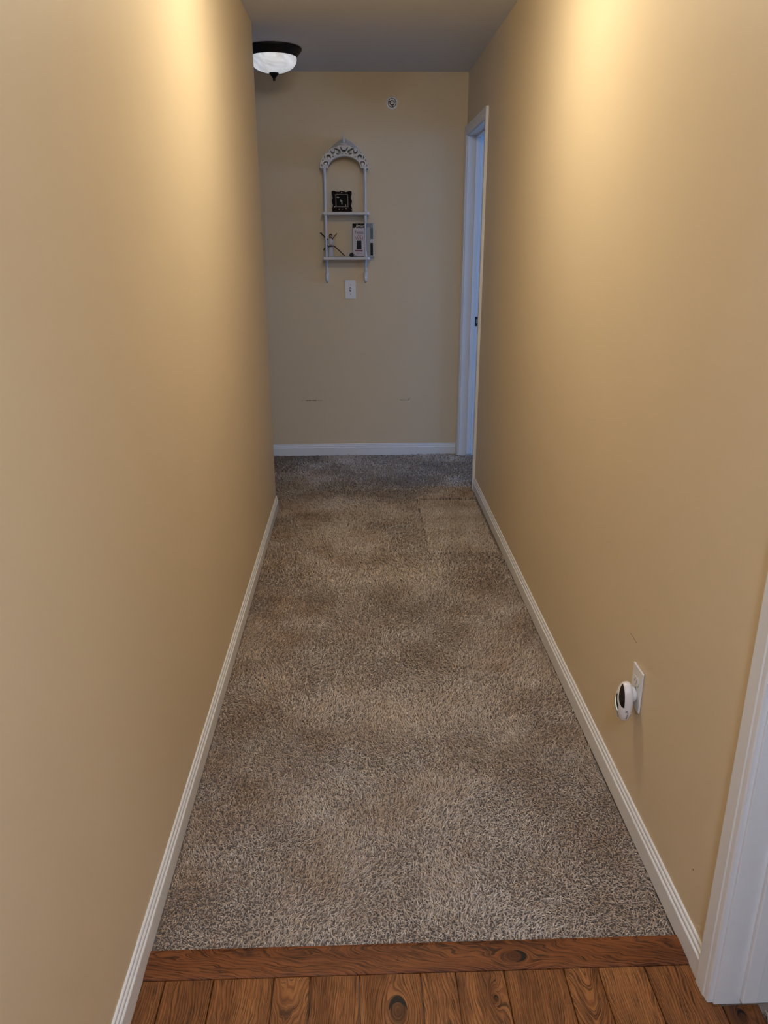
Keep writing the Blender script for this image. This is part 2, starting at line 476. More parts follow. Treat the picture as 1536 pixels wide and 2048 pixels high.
def wall_with_hole(bm, fixed_axis, c0, c1, u0, u1, hu0, hu1, hz0, hz1):
    for a0, a1, z0, z1 in [(u0, hu0, ZS, H), (hu1, u1, ZS, H), (hu0, hu1, ZS, hz0), (hu0, hu1, hz1, H)]:
        if fixed_axis == 'x': add_box(bm, c0, c1, a0, a1, z0, z1)
        else: add_box(bm, a0, a1, c0, c1, z0, z1)
# rooms and hall ends the hallway opens to (each with its window opening)
bm = bmesh.new(); wall_with_hole(bm, 'y', YR - 0.1, YR, XL - 0.13, XR + WT, -0.36, 0.58, 0.82, 2.18)
setp(from_bm('wall_rear', bm, M_ROOM), 'pale wall with a window at the back end of the hallway', 'wall', kind='structure')
bm = bmesh.new(); wall_with_hole(bm, 'x', XE, XE + 0.1, YR, 2.4, -0.52, 0.92, 0.82, 2.18)
setp(from_bm('wall_near_room', bm, M_ROOM), 'pale wall with a window in the room beside the oak floor', 'wall', kind='structure')
bm = bmesh.new(); wall_with_hole(bm, 'x', XE, XE + 0.1, 2.401, D + 0.1, 3.83, 5.17, 0.82, 2.18)
setp(from_bm('wall_far_room', bm, M_ROOM), 'pale wall with a window in the room past the far doorway', 'wall', kind='structure')
setp(box('wall_between_rooms', XR + WT + 0.001, XE - 0.001, 2.4, 2.5, ZS, H, M_ROOM), 'pale partition between the two side rooms', 'wall', kind='structure')
setp(box('wall_far_room_end', XR + WT + 0.001, XE - 0.001, D + 0.0, D + 0.1, ZS, H, M_ROOM), 'pale end wall inside the room past the far doorway', 'wall', kind='structure')
setp(box('wall_near_room_end', XR + WT + 0.001, XE - 0.001, YR - 0.1, YR, ZS, H, M_ROOM), 'pale rear wall of the room beside the oak floor', 'wall', kind='structure')
bm = bmesh.new(); wall_with_hole(bm, 'x', XW - 0.1, XW, YL - 0.12, D + 0.1, 4.42, 5.26, 0.87, 2.13)
setp(from_bm('wall_side_hall_end', bm, M_ROOM), 'pale wall with a window at the end of the side hall', 'wall', kind='structure')

# ------------------------------------------------------------------ baseboards
HB = 0.0765
BASE = [(0, 0), (0.012, 0), (0.012, HB - 0.026), (0.0105, HB - 0.0235), (0.0085, HB - 0.022), (0.0085, HB - 0.0135),
        (0.0068, HB - 0.011), (0.0050, HB - 0.0095), (0.0050, HB - 0.002), (0.0035, HB), (0, HB)]
def baseboard(name, a, b, ax_u, label, z0=-0.006):
    bm = bmesh.new()
    prof = [(u, v if v > 0 else z0) for u, v in BASE]
    extrude_profile(bm, prof, a, b, ax_u, (0, 0, 1))
    return setp(from_bm(name, bm, M_TRIM), label, 'baseboard', kind='structure')
baseboard('baseboard_left', (XL, YR, 0), (XL, YL + 0.004, 0), (1, 0, 0), 'white baseboard along the left wall', 0.0005)
baseboard('baseboard_right', (XR, 1.1945, 0), (XR, 4.572, 0), (-1, 0, 0), 'white baseboard along the right wall between the two doorways', 0.0005)
baseboard('baseboard_far', (XW, D, 0), (XR - 0.0172, D, 0), (0, -1, 0), 'white baseboard along the end wall')
baseboard('baseboard_rear', (XR, YR, 0), (XR, O1[0] - 0.057, 0), (-1, 0, 0), 'white baseboard behind the near right doorway', 0.0005)

# ------------------------------------------------------------------ door frames in the right wall
CW = 0.050
CAS = [(0.0, 0.0), (0.0, 0.0095), (0.004, 0.0115), (0.014, 0.0125), (0.017, 0.0145), (0.038, 0.0150), (0.046, 0.0155), (CW - 0.0015, 0.0155), (CW, 0.0142), (CW, 0.0)]
# u: 0 = inner edge (at the opening) -> CW = outer edge ; v: thickness off the wall
def door_frame(name, label, o, strike_side, z0=0.0):
    root = setp(empty(name, (XR, (o[0] + o[1]) / 2, 0)), label, 'door frame', kind='structure')
    i0, i1, top = o[0] - 0.005, o[1] + 0.005, DH + 0.005
    for side, yy, sgn in (('n', i0, -1), ('f', i1, 1)):
        bm = bmesh.new()
        extrude_profile(bm, CAS, (XR, yy, z0), (XR, yy, top), (0, sgn, 0), (-1, 0, 0), miter_b=lambda u, v: u)
        from_bm('casing_leg', bm, M_TRIM, root)
    bm = bmesh.new()
    extrude_profile(bm, CAS, (XR, i0, top), (XR, i1, top), (0, 0, 1), (-1, 0, 0), miter_a=lambda u, v: -u, miter_b=lambda u, v: u)
    from_bm('casing_head', bm, M_TRIM, root)
    # room side casing
    for yy, sgn in ((i0, -1), (i1, 1)):
        if i1 > 5 and sgn == 1:
            continue
        bm = bmesh.new()
        extrude_profile(bm, CAS, (XR + WT, yy, z0), (XR + WT, yy, top), (0, sgn, 0), (1, 0, 0), miter_b=lambda u, v: u)
        from_bm('casing_leg', bm, M_TRIM, root)
    # jambs
    box('jamb', XR + 0.0002, XR + WT - 0.0002, o[0] - JT + 0.0002, o[0], z0, DH, M_TRIM, root, 0.0006)
    jf = box('jamb', XR + 0.0002, XR + WT - 0.0002, o[1], o[1] + JT - 0.0002, z0, DH, M_TRIM, root, 0.0006)
    box('jamb_head', XR + 0.0002, XR + WT - 0.0002, o[0] - JT + 0.0002, o[1] + JT - 0.0002, DH + 0.0002, DH + JT - 0.0002, M_TRIM, root, 0.0006)
    sx0, sx1 = XR + 0.052, XR + 0.083
    box('door_stop', sx0, sx1, o[0] + 0.0002, o[0] + 0.011, z0 + 0.013, DH - 0.0112, M_TRIM, root, 0.0015)
    box('door_stop', sx0, sx1, o[1] - 0.011, o[1] - 0.0002, z0 + 0.013, DH - 0.0112, M_TRIM, root, 0.0015)
    box('door_stop', sx0, sx1, o[0] + 0.0002, o[1] - 0.0002, DH - 0.011, DH - 0.0002, M_TRIM, root, 0.0015)
    box('stop_shadow_strip', sx1 + 0.0001, sx1 + 0.0016, o[1] - 0.0016, o[1] - 0.0002, z0 + 0.002, DH - 0.0112, M_DARKSLOT, root)  # dark strip painting in the shadowed joint line beside the stop
    if strike_side:
        bm = bmesh.new()
        yy = o[1] - 0.0002
        add_box(bm, XR + 0.084, XR + WT - 0.003, yy - 0.0022, yy, 0.906, 0.966, 0.003, 2)
        sp = from_bm('strike_plate', bm, M_BLACK_GLOSS, root)
        sp['label'] = 'black metal strike plate'
        box('latch_hole', XR + 0.092, XR + 0.104, yy - 0.0026, yy - 0.0022, 0.923, 0.950, M_STEEL, sp)
    return root
door_frame('door_1', 'white door casing and jamb at the right edge beside the oak floor', O1, False, 0.0005)
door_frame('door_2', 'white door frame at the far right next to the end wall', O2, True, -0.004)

# ------------------------------------------------------------------ oak planks and threshold
PX = [-0.486, -0.427, -0.325, -0.197, -0.121, -0.016, 0.114, 0.189, 0.293, 0.422, 0.496, 0.597, 0.725, 0.80]
TONE = [0.16, 0.10, 0.02, 0.05, 0.12, 0.02, -0.02, 0.10, 0.04, 0.08, -0.02, 0.10, 0.42]
KN = {5: (0.062, 1.150, 0.021), 7: (0.266, 1.168, 0.0055), 12: (0.755, 1.112, 0.010), 2: (-0.236, 1.02, 0.006), 9: (0.46, 0.82, 0.012)}
CATH = {3: 1.0, 9: 1.0, 1: 0.0, 4: 0.0, 6: 0.25, 7: 0.2}
def wood_props(o, seed, tone, cath, knot, cx, cy):
    o['seed'] = float(seed); o['tone'] = float(tone); o['cath'] = float(cath)
    if knot: o['knot_u'], o['knot_v'], o['knot_r'] = float(knot[0] - cx), float(knot[1] - cy), float(knot[2])
    else: o['knot_u'], o['knot_v'], o['knot_r'] = 50.0, 50.0, 0.001
for i in range(len(PX) - 1):
    x0, x1 = PX[i] + 0.0009, PX[i + 1] - 0.0009
    yend = YT0 - 0.0012 if i < 12 else O1[1] - 0.002
    cuts = [yend]
    y = yend - (0.55 + 0.75 * ((i * 37) % 10) / 10)
    while y > YR + 0.2:
        cuts.append(y); y -= 0.9 + 0.5 * ((i * 53) % 7) / 7
    cuts.append(YR)
    for j in range(len(cuts) - 1):
        ya, yb = cuts[j + 1] + (0.0008 if j < len(cuts) - 2 else 0), cuts[j]
        if i == 12: ya = max(ya, O1[0] + 0.002)
        if yb - ya < 0.05: continue
        cx, cy = (x0 + x1) / 2, yb - 0.1
        bm = bmesh.new()
        dz = 0.0003 * ((i * 7 + j * 3) % 3)
        hw = (x1 - x0) / 2
        # chamfered, hand-scraped board
        sec = [(-hw, ZS), (-hw, -0.0022 - dz), (-hw + 0.0022, -dz - 0.0004), (-hw * 0.4, -dz), (hw * 0.4, -dz), (hw - 0.0022, -dz - 0.0004), (hw, -0.0022 - dz), (hw, ZS)]
        extrude_profile(bm, [(a, b_) for a, b_ in sec], (0, ya - cy, 0), (0, yb - cy, 0), (1, 0, 0), (0, 0, 1))
        o = from_bm('plank', bm, M_PLANK)
        o.location = (cx, cy, 0)
        o.parent = FLOOR
        kn = KN.get(i) if j == 0 else None
        wood_props(o, i * 3.7 + j * 11.3, TONE[i] + (0 if j == 0 else random.uniform(-.05, .1)), CATH.get(i, 0.0), kn, cx, cy)
        if i == 12: break

bm = bmesh.new()
cx, cy = 0.11, (YT0 + YT1) / 2
hw = (YT1 - YT0) / 2
sec = [(-hw, ZS), (-hw, 0.001), (-hw + 0.002, 0.0035), (-hw + 0.008, 0.0052), (0, 0.006), (hw - 0.010, 0.0062), (hw - 0.002, 0.0045), (hw, 0.002), (hw, ZS)]
extrude_profile(bm, sec, (XL + 0.0125 - cx, 0, 0), (XR - 0.0125 - cx, 0, 0), (0, 1, 0), (0, 0, 1))
thr = from_bm('trim_threshold', bm, M_THRESH)
thr.location = (cx, cy, 0)
setp(thr, 'stained oak threshold board between the planks and the carpet', 'threshold', kind='structure')
wood_props(thr, 5.3, 0.05, 0.55, (0.322, 1.262, 0.016), 0, 0)
thr['knot_u'], thr['knot_v'] = 1.262 - cy, 0.322 - cx

# ------------------------------------------------------------------ carpet: every tuft is a little bent yarn
def smooth_noise(n, m, seed):
    r = np.random.default_rng(seed)
    g = r.standard_normal((n, m))
    def f(u, v):
        u = np.clip(u, 0, 0.9999) * (n - 1); v = np.clip(v, 0, 0.9999) * (m - 1)
        i, j = u.astype(int), v.astype(int)
        a, b_ = u - i, v - j
        a, b_ = a * a * (3 - 2 * a), b_ * b_ * (3 - 2 * b_)
        return (g[i, j] * (1 - a) + g[i + 1, j] * a) * (1 - b_) + (g[i, j + 1] * (1 - a) + g[i + 1, j + 1] * a) * b_
    return f
LX = [smooth_noise(8, 22, 3), smooth_noise(18, 50, 4)]
LY = [smooth_noise(8, 22, 5), smooth_noise(18, 50, 6)]
def tufts(name, mat, zones, keep=None, lean_bias=(0.0, 0.0), seed=1):
    r = np.random.default_rng(seed)
    P, RAD, LEN = [], [], []
    for (x0, x1, y0, y1, s, rad, ln) in zones:
        nx, ny = int((x1 - x0) / s), int((y1 - y0) / s)
        gx, gy = np.meshgrid((np.arange(nx) + .5) / nx * (x1 - x0) + x0, (np.arange(ny) + .5) / ny * (y1 - y0) + y0, indexing='ij')
        p = np.stack([gx.ravel(), gy.ravel()], 1) + r.uniform(-.5, .5, (nx * ny, 2)) * s
        p[:, 0] = np.clip(p[:, 0], x0 + .001, x1 - .001); p[:, 1] = np.clip(p[:, 1], y0 + .001, y1 - .001)
        P.append(p); RAD.append(np.full(len(p), rad)); LEN.append(np.full(len(p), ln))
    P = np.concatenate(P); RAD = np.concatenate(RAD); LEN = np.concatenate(LEN)
    if keep is not None:
        k = keep(P[:, 0], P[:, 1]); P, RAD, LEN = P[k], RAD[k], LEN[k]
    n = len(P)
    u, v = (P[:, 0] + 0.7) / 2.2, (P[:, 1] - 0.2) / 5.4
    lx = 0.45 * LX[0](u, v) + 0.30 * LX[1](u, v) + lean_bias[0] + r.normal(0, .55, n)
    ly = 0.45 * LY[0](u, v) + 0.30 * LY[1](u, v) + lean_bias[1] + r.normal(0, .55, n)
    ly = ly - 0.75 * np.clip((P[:, 1] - 4.25) / 0.3, 0, 1)      # beyond the seam the pile was swept toward the viewer
    mag = np.maximum(np.hypot(lx, ly), 1e-6); sc = np.minimum(mag, 1.15) / mag
    lx, ly = lx * sc, ly * sc
    ln = LEN * r.uniform(.75, 1.15, n)
    hor = np.minimum(np.hypot(lx, ly), 1.15) * .78
    vert = np.sqrt(np.maximum(1 - (hor * .8) ** 2, .2))
    rad = RAD * r.uniform(.75, 1.25, n)
    base = np.stack([P[:, 0], P[:, 1], np.full(n, -0.009)], 1)
    mid = base + np.stack([lx * .28 * ln, ly * .28 * ln, vert * .62 * ln], 1)
    tip = base + np.stack([lx * .85 * ln, ly * .85 * ln, vert * .98 * ln], 1)
    # stay clear of the walls
    ang0 = r.uniform(0, 6.283, n)
    V = np.zeros((n, 9, 3))
    for ri, (c, k) in enumerate(((base, .9), (mid, 1.15), (tip, .6))):
        for a in range(3):
            t = ang0 + a * 2.0944 + ri * .5
            V[:, ri * 3 + a] = c + np.stack([np.cos(t) * rad * k, np.sin(t) * rad * k, np.zeros(n)], 1)
    idx = np.arange(n)[:, None] * 9
    quads = []
    for ri in (0, 1):
        for a in range(3):
            b_ = (a + 1) % 3
            quads.append(np.concatenate([idx + ri * 3 + a, idx + ri * 3 + b_, idx + ri * 3 + 3 + b_, idx + ri * 3 + 3 + a], 1))
    Q = np.stack(quads, 1).reshape(-1, 4)
    T = np.concatenate([idx + 6, idx + 7, idx + 8], 1)
    me = bpy.data.meshes.new(name)
    me.vertices.add(n * 9); me.vertices.foreach_set('co', V.ravel())
    me.loops.add(Q.size + T.size); me.loops.foreach_set('vertex_index', np.concatenate([Q.ravel(), T.ravel()]).astype(np.int32))
    me.polygons.add(len(Q) + len(T))
    st = np.concatenate([np.arange(len(Q)) * 4, Q.size + np.arange(len(T)) * 3]).astype(np.int32)
    me.polygons.foreach_set('loop_start', st)
    me.update(calc_edges=True)
    at = me.attributes.new('yarn', 'FLOAT', 'POINT')
    yv = np.clip(r.normal(.48, .25, n), 0, 1)
    at.data.foreach_set('value', np.repeat(yv, 9).astype(np.float32))
    return link_mesh(name, me, mat, None, True)

PA = (0.335, XR - 0.013, 3.562, 4.392)       # the cut-in patch by the right wall
def not_patch(x, y):
    wob = 0.004 * np.sin(y * 40) + 0.003 * np.sin(x * 55)
    return ~((x > PA[0] + 0.001 + wob) & (y > PA[2] + 0.002 + wob) & (y < PA[3] + 0.016 + wob))
xa, xb = XL + 0.0135, XR - 0.0135
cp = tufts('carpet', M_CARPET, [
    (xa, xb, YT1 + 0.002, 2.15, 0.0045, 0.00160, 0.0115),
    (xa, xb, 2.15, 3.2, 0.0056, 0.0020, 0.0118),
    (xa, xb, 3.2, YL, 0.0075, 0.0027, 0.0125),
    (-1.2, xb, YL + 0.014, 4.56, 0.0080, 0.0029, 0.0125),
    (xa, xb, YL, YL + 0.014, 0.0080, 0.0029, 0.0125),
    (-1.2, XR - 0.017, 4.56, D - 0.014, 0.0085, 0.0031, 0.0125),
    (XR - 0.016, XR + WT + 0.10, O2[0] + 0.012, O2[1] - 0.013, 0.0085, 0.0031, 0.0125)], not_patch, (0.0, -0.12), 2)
setp(cp, 'taupe cut-pile carpet running the length of the hallway', 'carpet', kind='stuff')
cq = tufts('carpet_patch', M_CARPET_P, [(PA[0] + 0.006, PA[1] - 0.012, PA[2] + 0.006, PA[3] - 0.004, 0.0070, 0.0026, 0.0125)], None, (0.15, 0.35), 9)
setp(cq, 'rectangular carpet patch with visible seams beside the right baseboard', kind='stuff')
cq.parent = cp
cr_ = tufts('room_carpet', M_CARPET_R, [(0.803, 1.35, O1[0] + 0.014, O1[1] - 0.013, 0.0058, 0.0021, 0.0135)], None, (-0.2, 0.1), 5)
setp(cr_, 'grey carpet just inside the near right doorway', 'carpet', kind='stuff')

# ------------------------------------------------------------------ ceiling lights
def ceiling_light(name, loc, label, bowl_mat, group):
    r = setp(empty(name, loc), label, 'ceiling light', group)
    x, y, z = loc
    lathe('pan', [(0, -0.0005), (0.150, -0.0005), (0.155, -0.004), (0.155, -0.010), (0.150, -0.016), (0.141, -0.026), (0.132, -0.036), (0.1275, -0.044), (0.120, -0.044), (0, -0.040)], M_BRONZE, r, loc, 'Z', 48)
    prof = [(0.1255, -0.0445), (0.1262, -0.052)]
    for k in range(1, 15):
        t = k / 15 * math.pi / 2
        prof.append((0.1265 * math.cos(t) ** 0.86, -0.052 - 0.068 * math.sin(t)))
    prof.append((0.0, -0.120))
    lathe('glass_bowl', prof, bowl_mat, r, loc, 'Z', 48)
    lathe('finial', [(0.0, -0.1195), (0.026, -0.1195), (0.0265, -0.124), (0.019, -0.131), (0.011, -0.141), (0.0065, -0.147), (0.0065, -0.150), (0.0075, -0.153), (0.006, -0.157), (0, -0.159)], M_BRONZE, r, loc, 'Z', 24)
    return r
ceiling_light('ceiling_light', (-0.44, 4.80, H), 'dark bronze ceiling light with white glass bowl near the end wall', M_BOWL_DIM, 'hallway ceiling lights')
ceiling_light('ceiling_light', (0.11, 2.56, H), 'glowing warm bowl ceiling light over the middle of the hallway', M_BOWL_ON, 'hallway ceiling lights')
ceiling_light('ceiling_light', (0.11, BACK_Y, H), 'glowing bowl ceiling light over the oak planks behind the viewer', M_BOWL_BACK, 'hallway ceiling lights')

# ------------------------------------------------------------------ round fitting high on the far wall
fx, fz = 0.2303, 2.2683
sp = setp(empty('wall_sprinkler', (fx, D, fz)), 'small round white fitting with dark ring high on the end wall', 'sprinkler')
Y0 = D - 0.0004
lathe('escutcheon', [(0.026, 0), (0.0385, 0), (0.0385, -0.003), (0.036, -0.006), (0.029, -0.0075), (0.0265, -0.006), (0.026, 0)][::1], M_PLASTIC, sp, (fx, Y0, fz), 'Y', 36)
lathe('cup', [(0, 0), (0.0258, 0), (0.0258, -0.0015), (0, -0.0015)], M_DARKSLOT, sp, (fx, Y0, fz), 'Y', 30)
bm = bmesh.new()
R0, R1 = 0.0165, 0.0225
segs = [(20, 150), (165, 275), (290, 370)]
for a0, a1 in segs:
    m_ = 10
    ring = []
    for k in range(m_ + 1):
        t = math.radians(a0 + (a1 - a0) * k / m_)
        ring.append([bm.verts.new((fx + rr * math.cos(t), Y0 - yy, fz + rr * math.sin(t))) for rr, yy in ((R0, .002), (R1, .002), (R1, .006), (R0, .006))])
    for A, B in zip(ring[:-1], ring[1:]):
        for q in range(4): bm.faces.new((A[q], A[(q + 1) % 4], B[(q + 1) % 4], B[q]))
    bm.faces.new(ring[0]); bm.faces.new(ring[-1][::-1])
from_bm('deflector_ring', bm, M_STEEL, sp)
lathe('deflector', [(0, -0.002), (0.005, -0.002), (0.006, -0.010), (0.011, -0.0115), (0.011, -0.013), (0.003, -0.0135), (0, -0.011)], M_STEEL, sp, (fx, Y0, fz), 'Y', 20)

# ------------------------------------------------------------------ light switch on the far wall
def plate(name, root, c, w, h, t, mat, axis):
    bm = bmesh.new()
    if axis == 'y': add_box(bm, c[0] - w / 2, c[0] + w / 2, c[1] - t, c[1] - 0.0004, c[2] - h / 2, c[2] + h / 2, 0.0028, 2)
    else: add_box(bm, c[0] - t, c[0] - 0.0004, c[1] - w / 2, c[1] + w / 2, c[2] - h / 2, c[2] + h / 2, 0.0022, 2)
    return from_bm(name, bm, mat, root)
sx, sz = -0.050, 1.1448
sw = setp(empty('light_switch', (sx, D, sz)), 'white toggle light switch under the white wall shelf', 'switch')
plate('plate', sw, (sx, D, sz), 0.0705, 0.1225, 0.006, M_PLASTIC, 'y')
box('toggle_slot', sx - 0.005, sx + 0.005, D - 0.0066, D - 0.0061, sz - 0.0125, sz + 0.0125, M_DARKSLOT, sw)
bm = bmesh.new()
vsb = [(-.0036, -.0064, -.006), (.0036, -.0064, -.006), (.0036, -.0064, .004), (-.0036, -.0064, .004), (-.0028, -.0155, .001), (.0028, -.0155, .001), (.0028, -.0155, .0085), (-.0028, -.0155, .0085)]
vv = [bm.verts.new((sx + a, D + b_, sz + c)) for a, b_, c in vsb]
for q in [(0, 1, 2, 3), (4, 5, 6, 7), (0, 1, 5, 4), (1, 2, 6, 5), (2, 3, 7, 6), (3, 0, 4, 7)]: bm.faces.new([vv[k] for k in q])
from_bm('toggle', bm, M_PLASTIC, sw)
for s_ in (-1, 1):
    lathe('screw', [(0, -0.0061), (0.0032, -0.0061), (0.0028, -0.0074), (0, -0.0076)], M_STEEL, sw, (sx, D, sz + s_ * 0.030), 'Y', 14)

# ------------------------------------------------------------------ wall shelf
SD = 0.13
YF = D - SD
CX = -0.0735
sh = setp(empty('wall_shelf', (CX, D, 1.19)), 'white arched two-tier wall shelf with fretwork top on the end wall', 'shelf')
ZB = 1.884                         # springing of the arch
OA, OB = 0.152, 0.132              # outer half width / height
IA, IB = 0.1045, 0.070
def arc(a, b_, n, t0=0, t1=math.pi):
    return [(a * math.cos(t0 + (t1 - t0) * k / n), b_ * math.sin(t0 + (t1 - t0) * k / n)) for k in range(n + 1)]
def strip(pts, w):
    """closed outline of a tapered scroll stroke"""
    if isinstance(w, list):                       # Catmull-Rom resample
        q = [(*p, k) for p, k in zip(pts, w)]
        out = []
        for i in range(len(q) - 1):
            p0, p1, p2, p3 = q[max(i - 1, 0)], q[i], q[i + 1], q[min(i + 2, len(q) - 1)]
            for j in range(4):
                t = j / 4
                out.append(tuple(0.5 * (2 * b_ + (c - a) * t + (2 * a - 5 * b_ + 4 * c - d) * t * t + (3 * b_ - a - 3 * c + d) * t ** 3)
                                 for a, b_, c, d in zip(p0, p1, p2, p3)))
        out.append(q[-1])
        pts = [(a, b_) for a, b_, c in out]; w = [max(c * 1.25, 0.0006) for a, b_, c in out]
    L_, R_ = [], []
    n = len(pts)
    for i, (x, y) in enumerate(pts):
        a = pts[max(i - 1, 0)]; b_ = pts[min(i + 1, n - 1)]
        dx, dy = b_[0] - a[0], b_[1] - a[1]; l = math.hypot(dx, dy) or 1
        ww = w[i] if isinstance(w, list) else w * (0.35 + 0.65 * math.sin(math.pi * (i + .5) / n))
        L_.append((x - dy / l * ww, y + dx / l * ww)); R_.append((x + dy / l * ww, y - dx / l * ww))
    return L_ + R_[::-1]
outer = arc(OA, OB, 40) + arc(IA, IB, 30, math.pi, 0)
def PXM(px, py):                   # picture of the fretwork: crop pixels -> metres about the arch centre
    return ((px - 772) / 13.36 * 0.003105, (1080 - py) / 13.36 * 0.003065)
half = []                          # holes of the left half, mirrored below
half.append(strip([PXM(*p) for p in [(612, 535), (560, 555), (505, 575), (478, 592)]], [.0016, .0030, .0034, .0014]))
half.append(strip([PXM(*p) for p in [(500, 585), (545, 600), (600, 622), (645, 655), (650, 695), (610, 722), (560, 708)]], [.0022, .0034, .0044, .0052, .0058, .0050, .0012]))
half.append(strip([PXM(*p) for p in [(420, 640), (440, 690), (480, 705), (510, 670), (515, 620)]], [.0010, .0038, .0052, .0038, .0010]))
half.append(strip([PXM(*p) for p in [(312, 705), (340, 682), (365, 655)]], [.0014, .0028, .0014]))
half.append(strip([PXM(*p) for p in [(318, 838), (318, 790), (355, 765), (395, 785), (408, 835)]], [.0022, .0044, .0052, .0040, .0012]))
half.append(strip([PXM(*p) for p in [(255, 770), (248, 810), (262, 862)]], [.0010, .0030, .0012]))
half.append(strip([PXM(*p) for p in [(448, 803), (470, 795), (500, 790)]], [.0010, .0018, .0008]))
half.append(strip([PXM(*p) for p in [(184, 905), (198, 885), (212, 862)]], [.0012, .0024, .0010]))
half.append(strip([PXM(*p) for p in [(262, 1000), (228, 975), (235, 935), (280, 922), (325, 930), (322, 975), (305, 1030)]], [.0010, .0024, .0028, .0026, .0026, .0024, .0010]))
half.append(strip([PXM(*p) for p in [(166, 985), (172, 1010), (184, 1035)]], [.0010, .0026, .0014]))
half.append(strip([PXM(*p) for p in [(700, 728), (722, 718), (748, 712)]], [.0008, .0018, .0006]))
holes = half + [[(-x, y) for x, y in h] for h in half]
holes.append(strip([PXM(*p) for p in [(690, 545), (690, 590), (725, 640), (772, 655), (819, 640), (854, 590), (854, 545)]], [.0008, .0028, .0036, .0062, .0036, .0028, .0008]))
holes.append(strip([PXM(*p) for p in [(772, 505), (772, 520), (772, 535)]], [.0020, .0028, .0008]))
me = curve_mesh('arch_front', [outer] + holes, 0.009)
me.transform(Matrix.Translation((CX, YF + 0.0045, ZB)) @ STAND)
link_mesh('arch_front', me, M_SHELF, sh)
# plain panel inside the canopy, well behind the fretwork
me = curve_mesh('fret_backing', [arc(OA - 0.006, OB - 0.007, 40) + arc(IA + 0.0035, IB + 0.003, 30, math.pi, 0)], 0.004)
me.transform(Matrix.Translation((CX, YF + 0.060, ZB)) @ STAND)
link_mesh('fret_backing', me, M_SHELF, sh)
# rim bead under the arch
bm = bmesh.new()
inn = arc(IA - 0.0015, IB - 0.0015, 30)
ringA = []
for x, z in inn:
    ringA.append([bm.verts.new((CX + x * k, y, ZB + z * k)) for k, y in ((1.0, YF + 0.0092), (1.03, YF + 0.0092), (1.03, YF + 0.064), (1.0, YF + 0.064))])
for A, B in zip(ringA[:-1], ringA[1:]):
    for q in range(4): bm.faces.new((A[q], A[(q + 1) % 4], B[(q + 1) % 4], B[q]))
bm.faces.new(ringA[0]); bm.faces.new(ringA[-1][::-1])
from_bm('arch_rim', bm, M_SHELF, sh)
# canopy roof sweeping from the fretted front up to the peaked back board
def back_out(k, n):
    t = math.pi * k / n
    x = 0.149 * math.cos(t); s = math.sin(t)
    z = 0.140 * s ** 0.9 + 0.042 * max(0, s - 0.55) / 0.45 * (1 - abs(x) / 0.149)
    return x, z
bm = bmesh.new()
NA = 36
rows = []
for y, f in ((YF + 0.0095, 0.0), (YF + 0.045, 0.35), (YF + 0.085, 0.75), (D - 0.0105, 1.0)):
    row = []
    for k in range(NA + 1):
        t = math.pi * k / NA
        ax, az = 0.149 * math.cos(t), 0.129 * math.sin(t)
        bx, bz = back_out(k, NA)
        row.append((CX + ax * (1 - f) + bx * f, y, ZB + az * (1 - f) + bz * f))
    rows.append(row)
vo = [[bm.verts.new(p) for p in r_] for r_ in rows]
vi = [[bm.verts.new((CX + (p[0] - CX) * 0.965, p[1], ZB + (p[2] - ZB) * 0.965)) for p in r_] for r_ in rows]
for a in range(len(rows) - 1):
    for k in range(NA):
        bm.faces.new((vo[a][k], vo[a][k + 1], vo[a + 1][k + 1], vo[a + 1][k]))
        bm.faces.new((vi[a][k], vi[a + 1][k], vi[a + 1][k + 1], vi[a][k + 1]))
    for k in (0, NA):
        bm.faces.new((vo[a][k], vo[a + 1][k], vi[a + 1][k], vi[a][k]))
for k in range(NA):
    bm.faces.new((vo[0][k], vi[0][k], vi[0][k + 1], vo[0][k + 1]))
    bm.faces.new((vo[-1][k], vo[-1][k + 1], vi[-1][k + 1], vi[-1][k]))
o = from_bm('canopy', bm, M_SHELF, sh, True); add_autosmooth(o)
me = curve_mesh('back_board', [[back_out(k, 36) for k in range(37)] + arc(0.138, 0.128, 30, math.pi, 0)], 0.0095)
me.transform(Matrix.Translation((CX, D - 0.0052, ZB)) @ STAND)
link_mesh('back_board', me, M_SHELF, sh)
# finial
box('finial_base', CX - 0.024, CX + 0.018, YF + 0.022, YF + 0.050, ZB + OB + 0.0045, ZB + OB + 0.0125, M_SHELF, sh, 0.002)
lathe('finial', [(0, 0), (0.0085, 0), (0.0085, 0.004), (0.006, 0.007), (0.0072, 0.014), (0.0068, 0.020), (0.0048, 0.028), (0.0030, 0.045), (0.0022, 0.060), (0, 0.064)], M_SHELF, sh, (CX - 0.003, YF + 0.036, ZB + OB + 0.0127), 'Z', 14)
SHZ = [(1.6118, 1.6290, -0.222, 0.0785), (1.3385, 1.3570, -0.225, 0.0810)]
for z0, z1, xa_, xb_ in SHZ:
    bm = bmesh.new()
    pts = [(xa_, D - 0.0005), (xa_, YF - 0.003), (xa_ + 0.010, YF - 0.013), (xb_ - 0.010, YF - 0.013), (xb_, YF - 0.003), (xb_, D - 0.0005)]
    lo = [bm.verts.new((x, y, z0)) for x, y in pts]; hi = [bm.verts.new((x, y, z1)) for x, y in pts]
    bm.faces.new(lo); bm.faces.new(hi[::-1])
    for k in range(6): bm.faces.new((lo[k], lo[(k + 1) % 6], hi[(k + 1) % 6], hi[k]))
    bmesh.ops.bevel(bm, geom=[e for e in bm.edges if abs(e.verts[0].co.z - e.verts[1].co.z) < 1e-6], offset=0.0025, segments=2, profile=0.5, affect='EDGES')
    from_bm('shelf_board', bm, M_SHELF, sh)
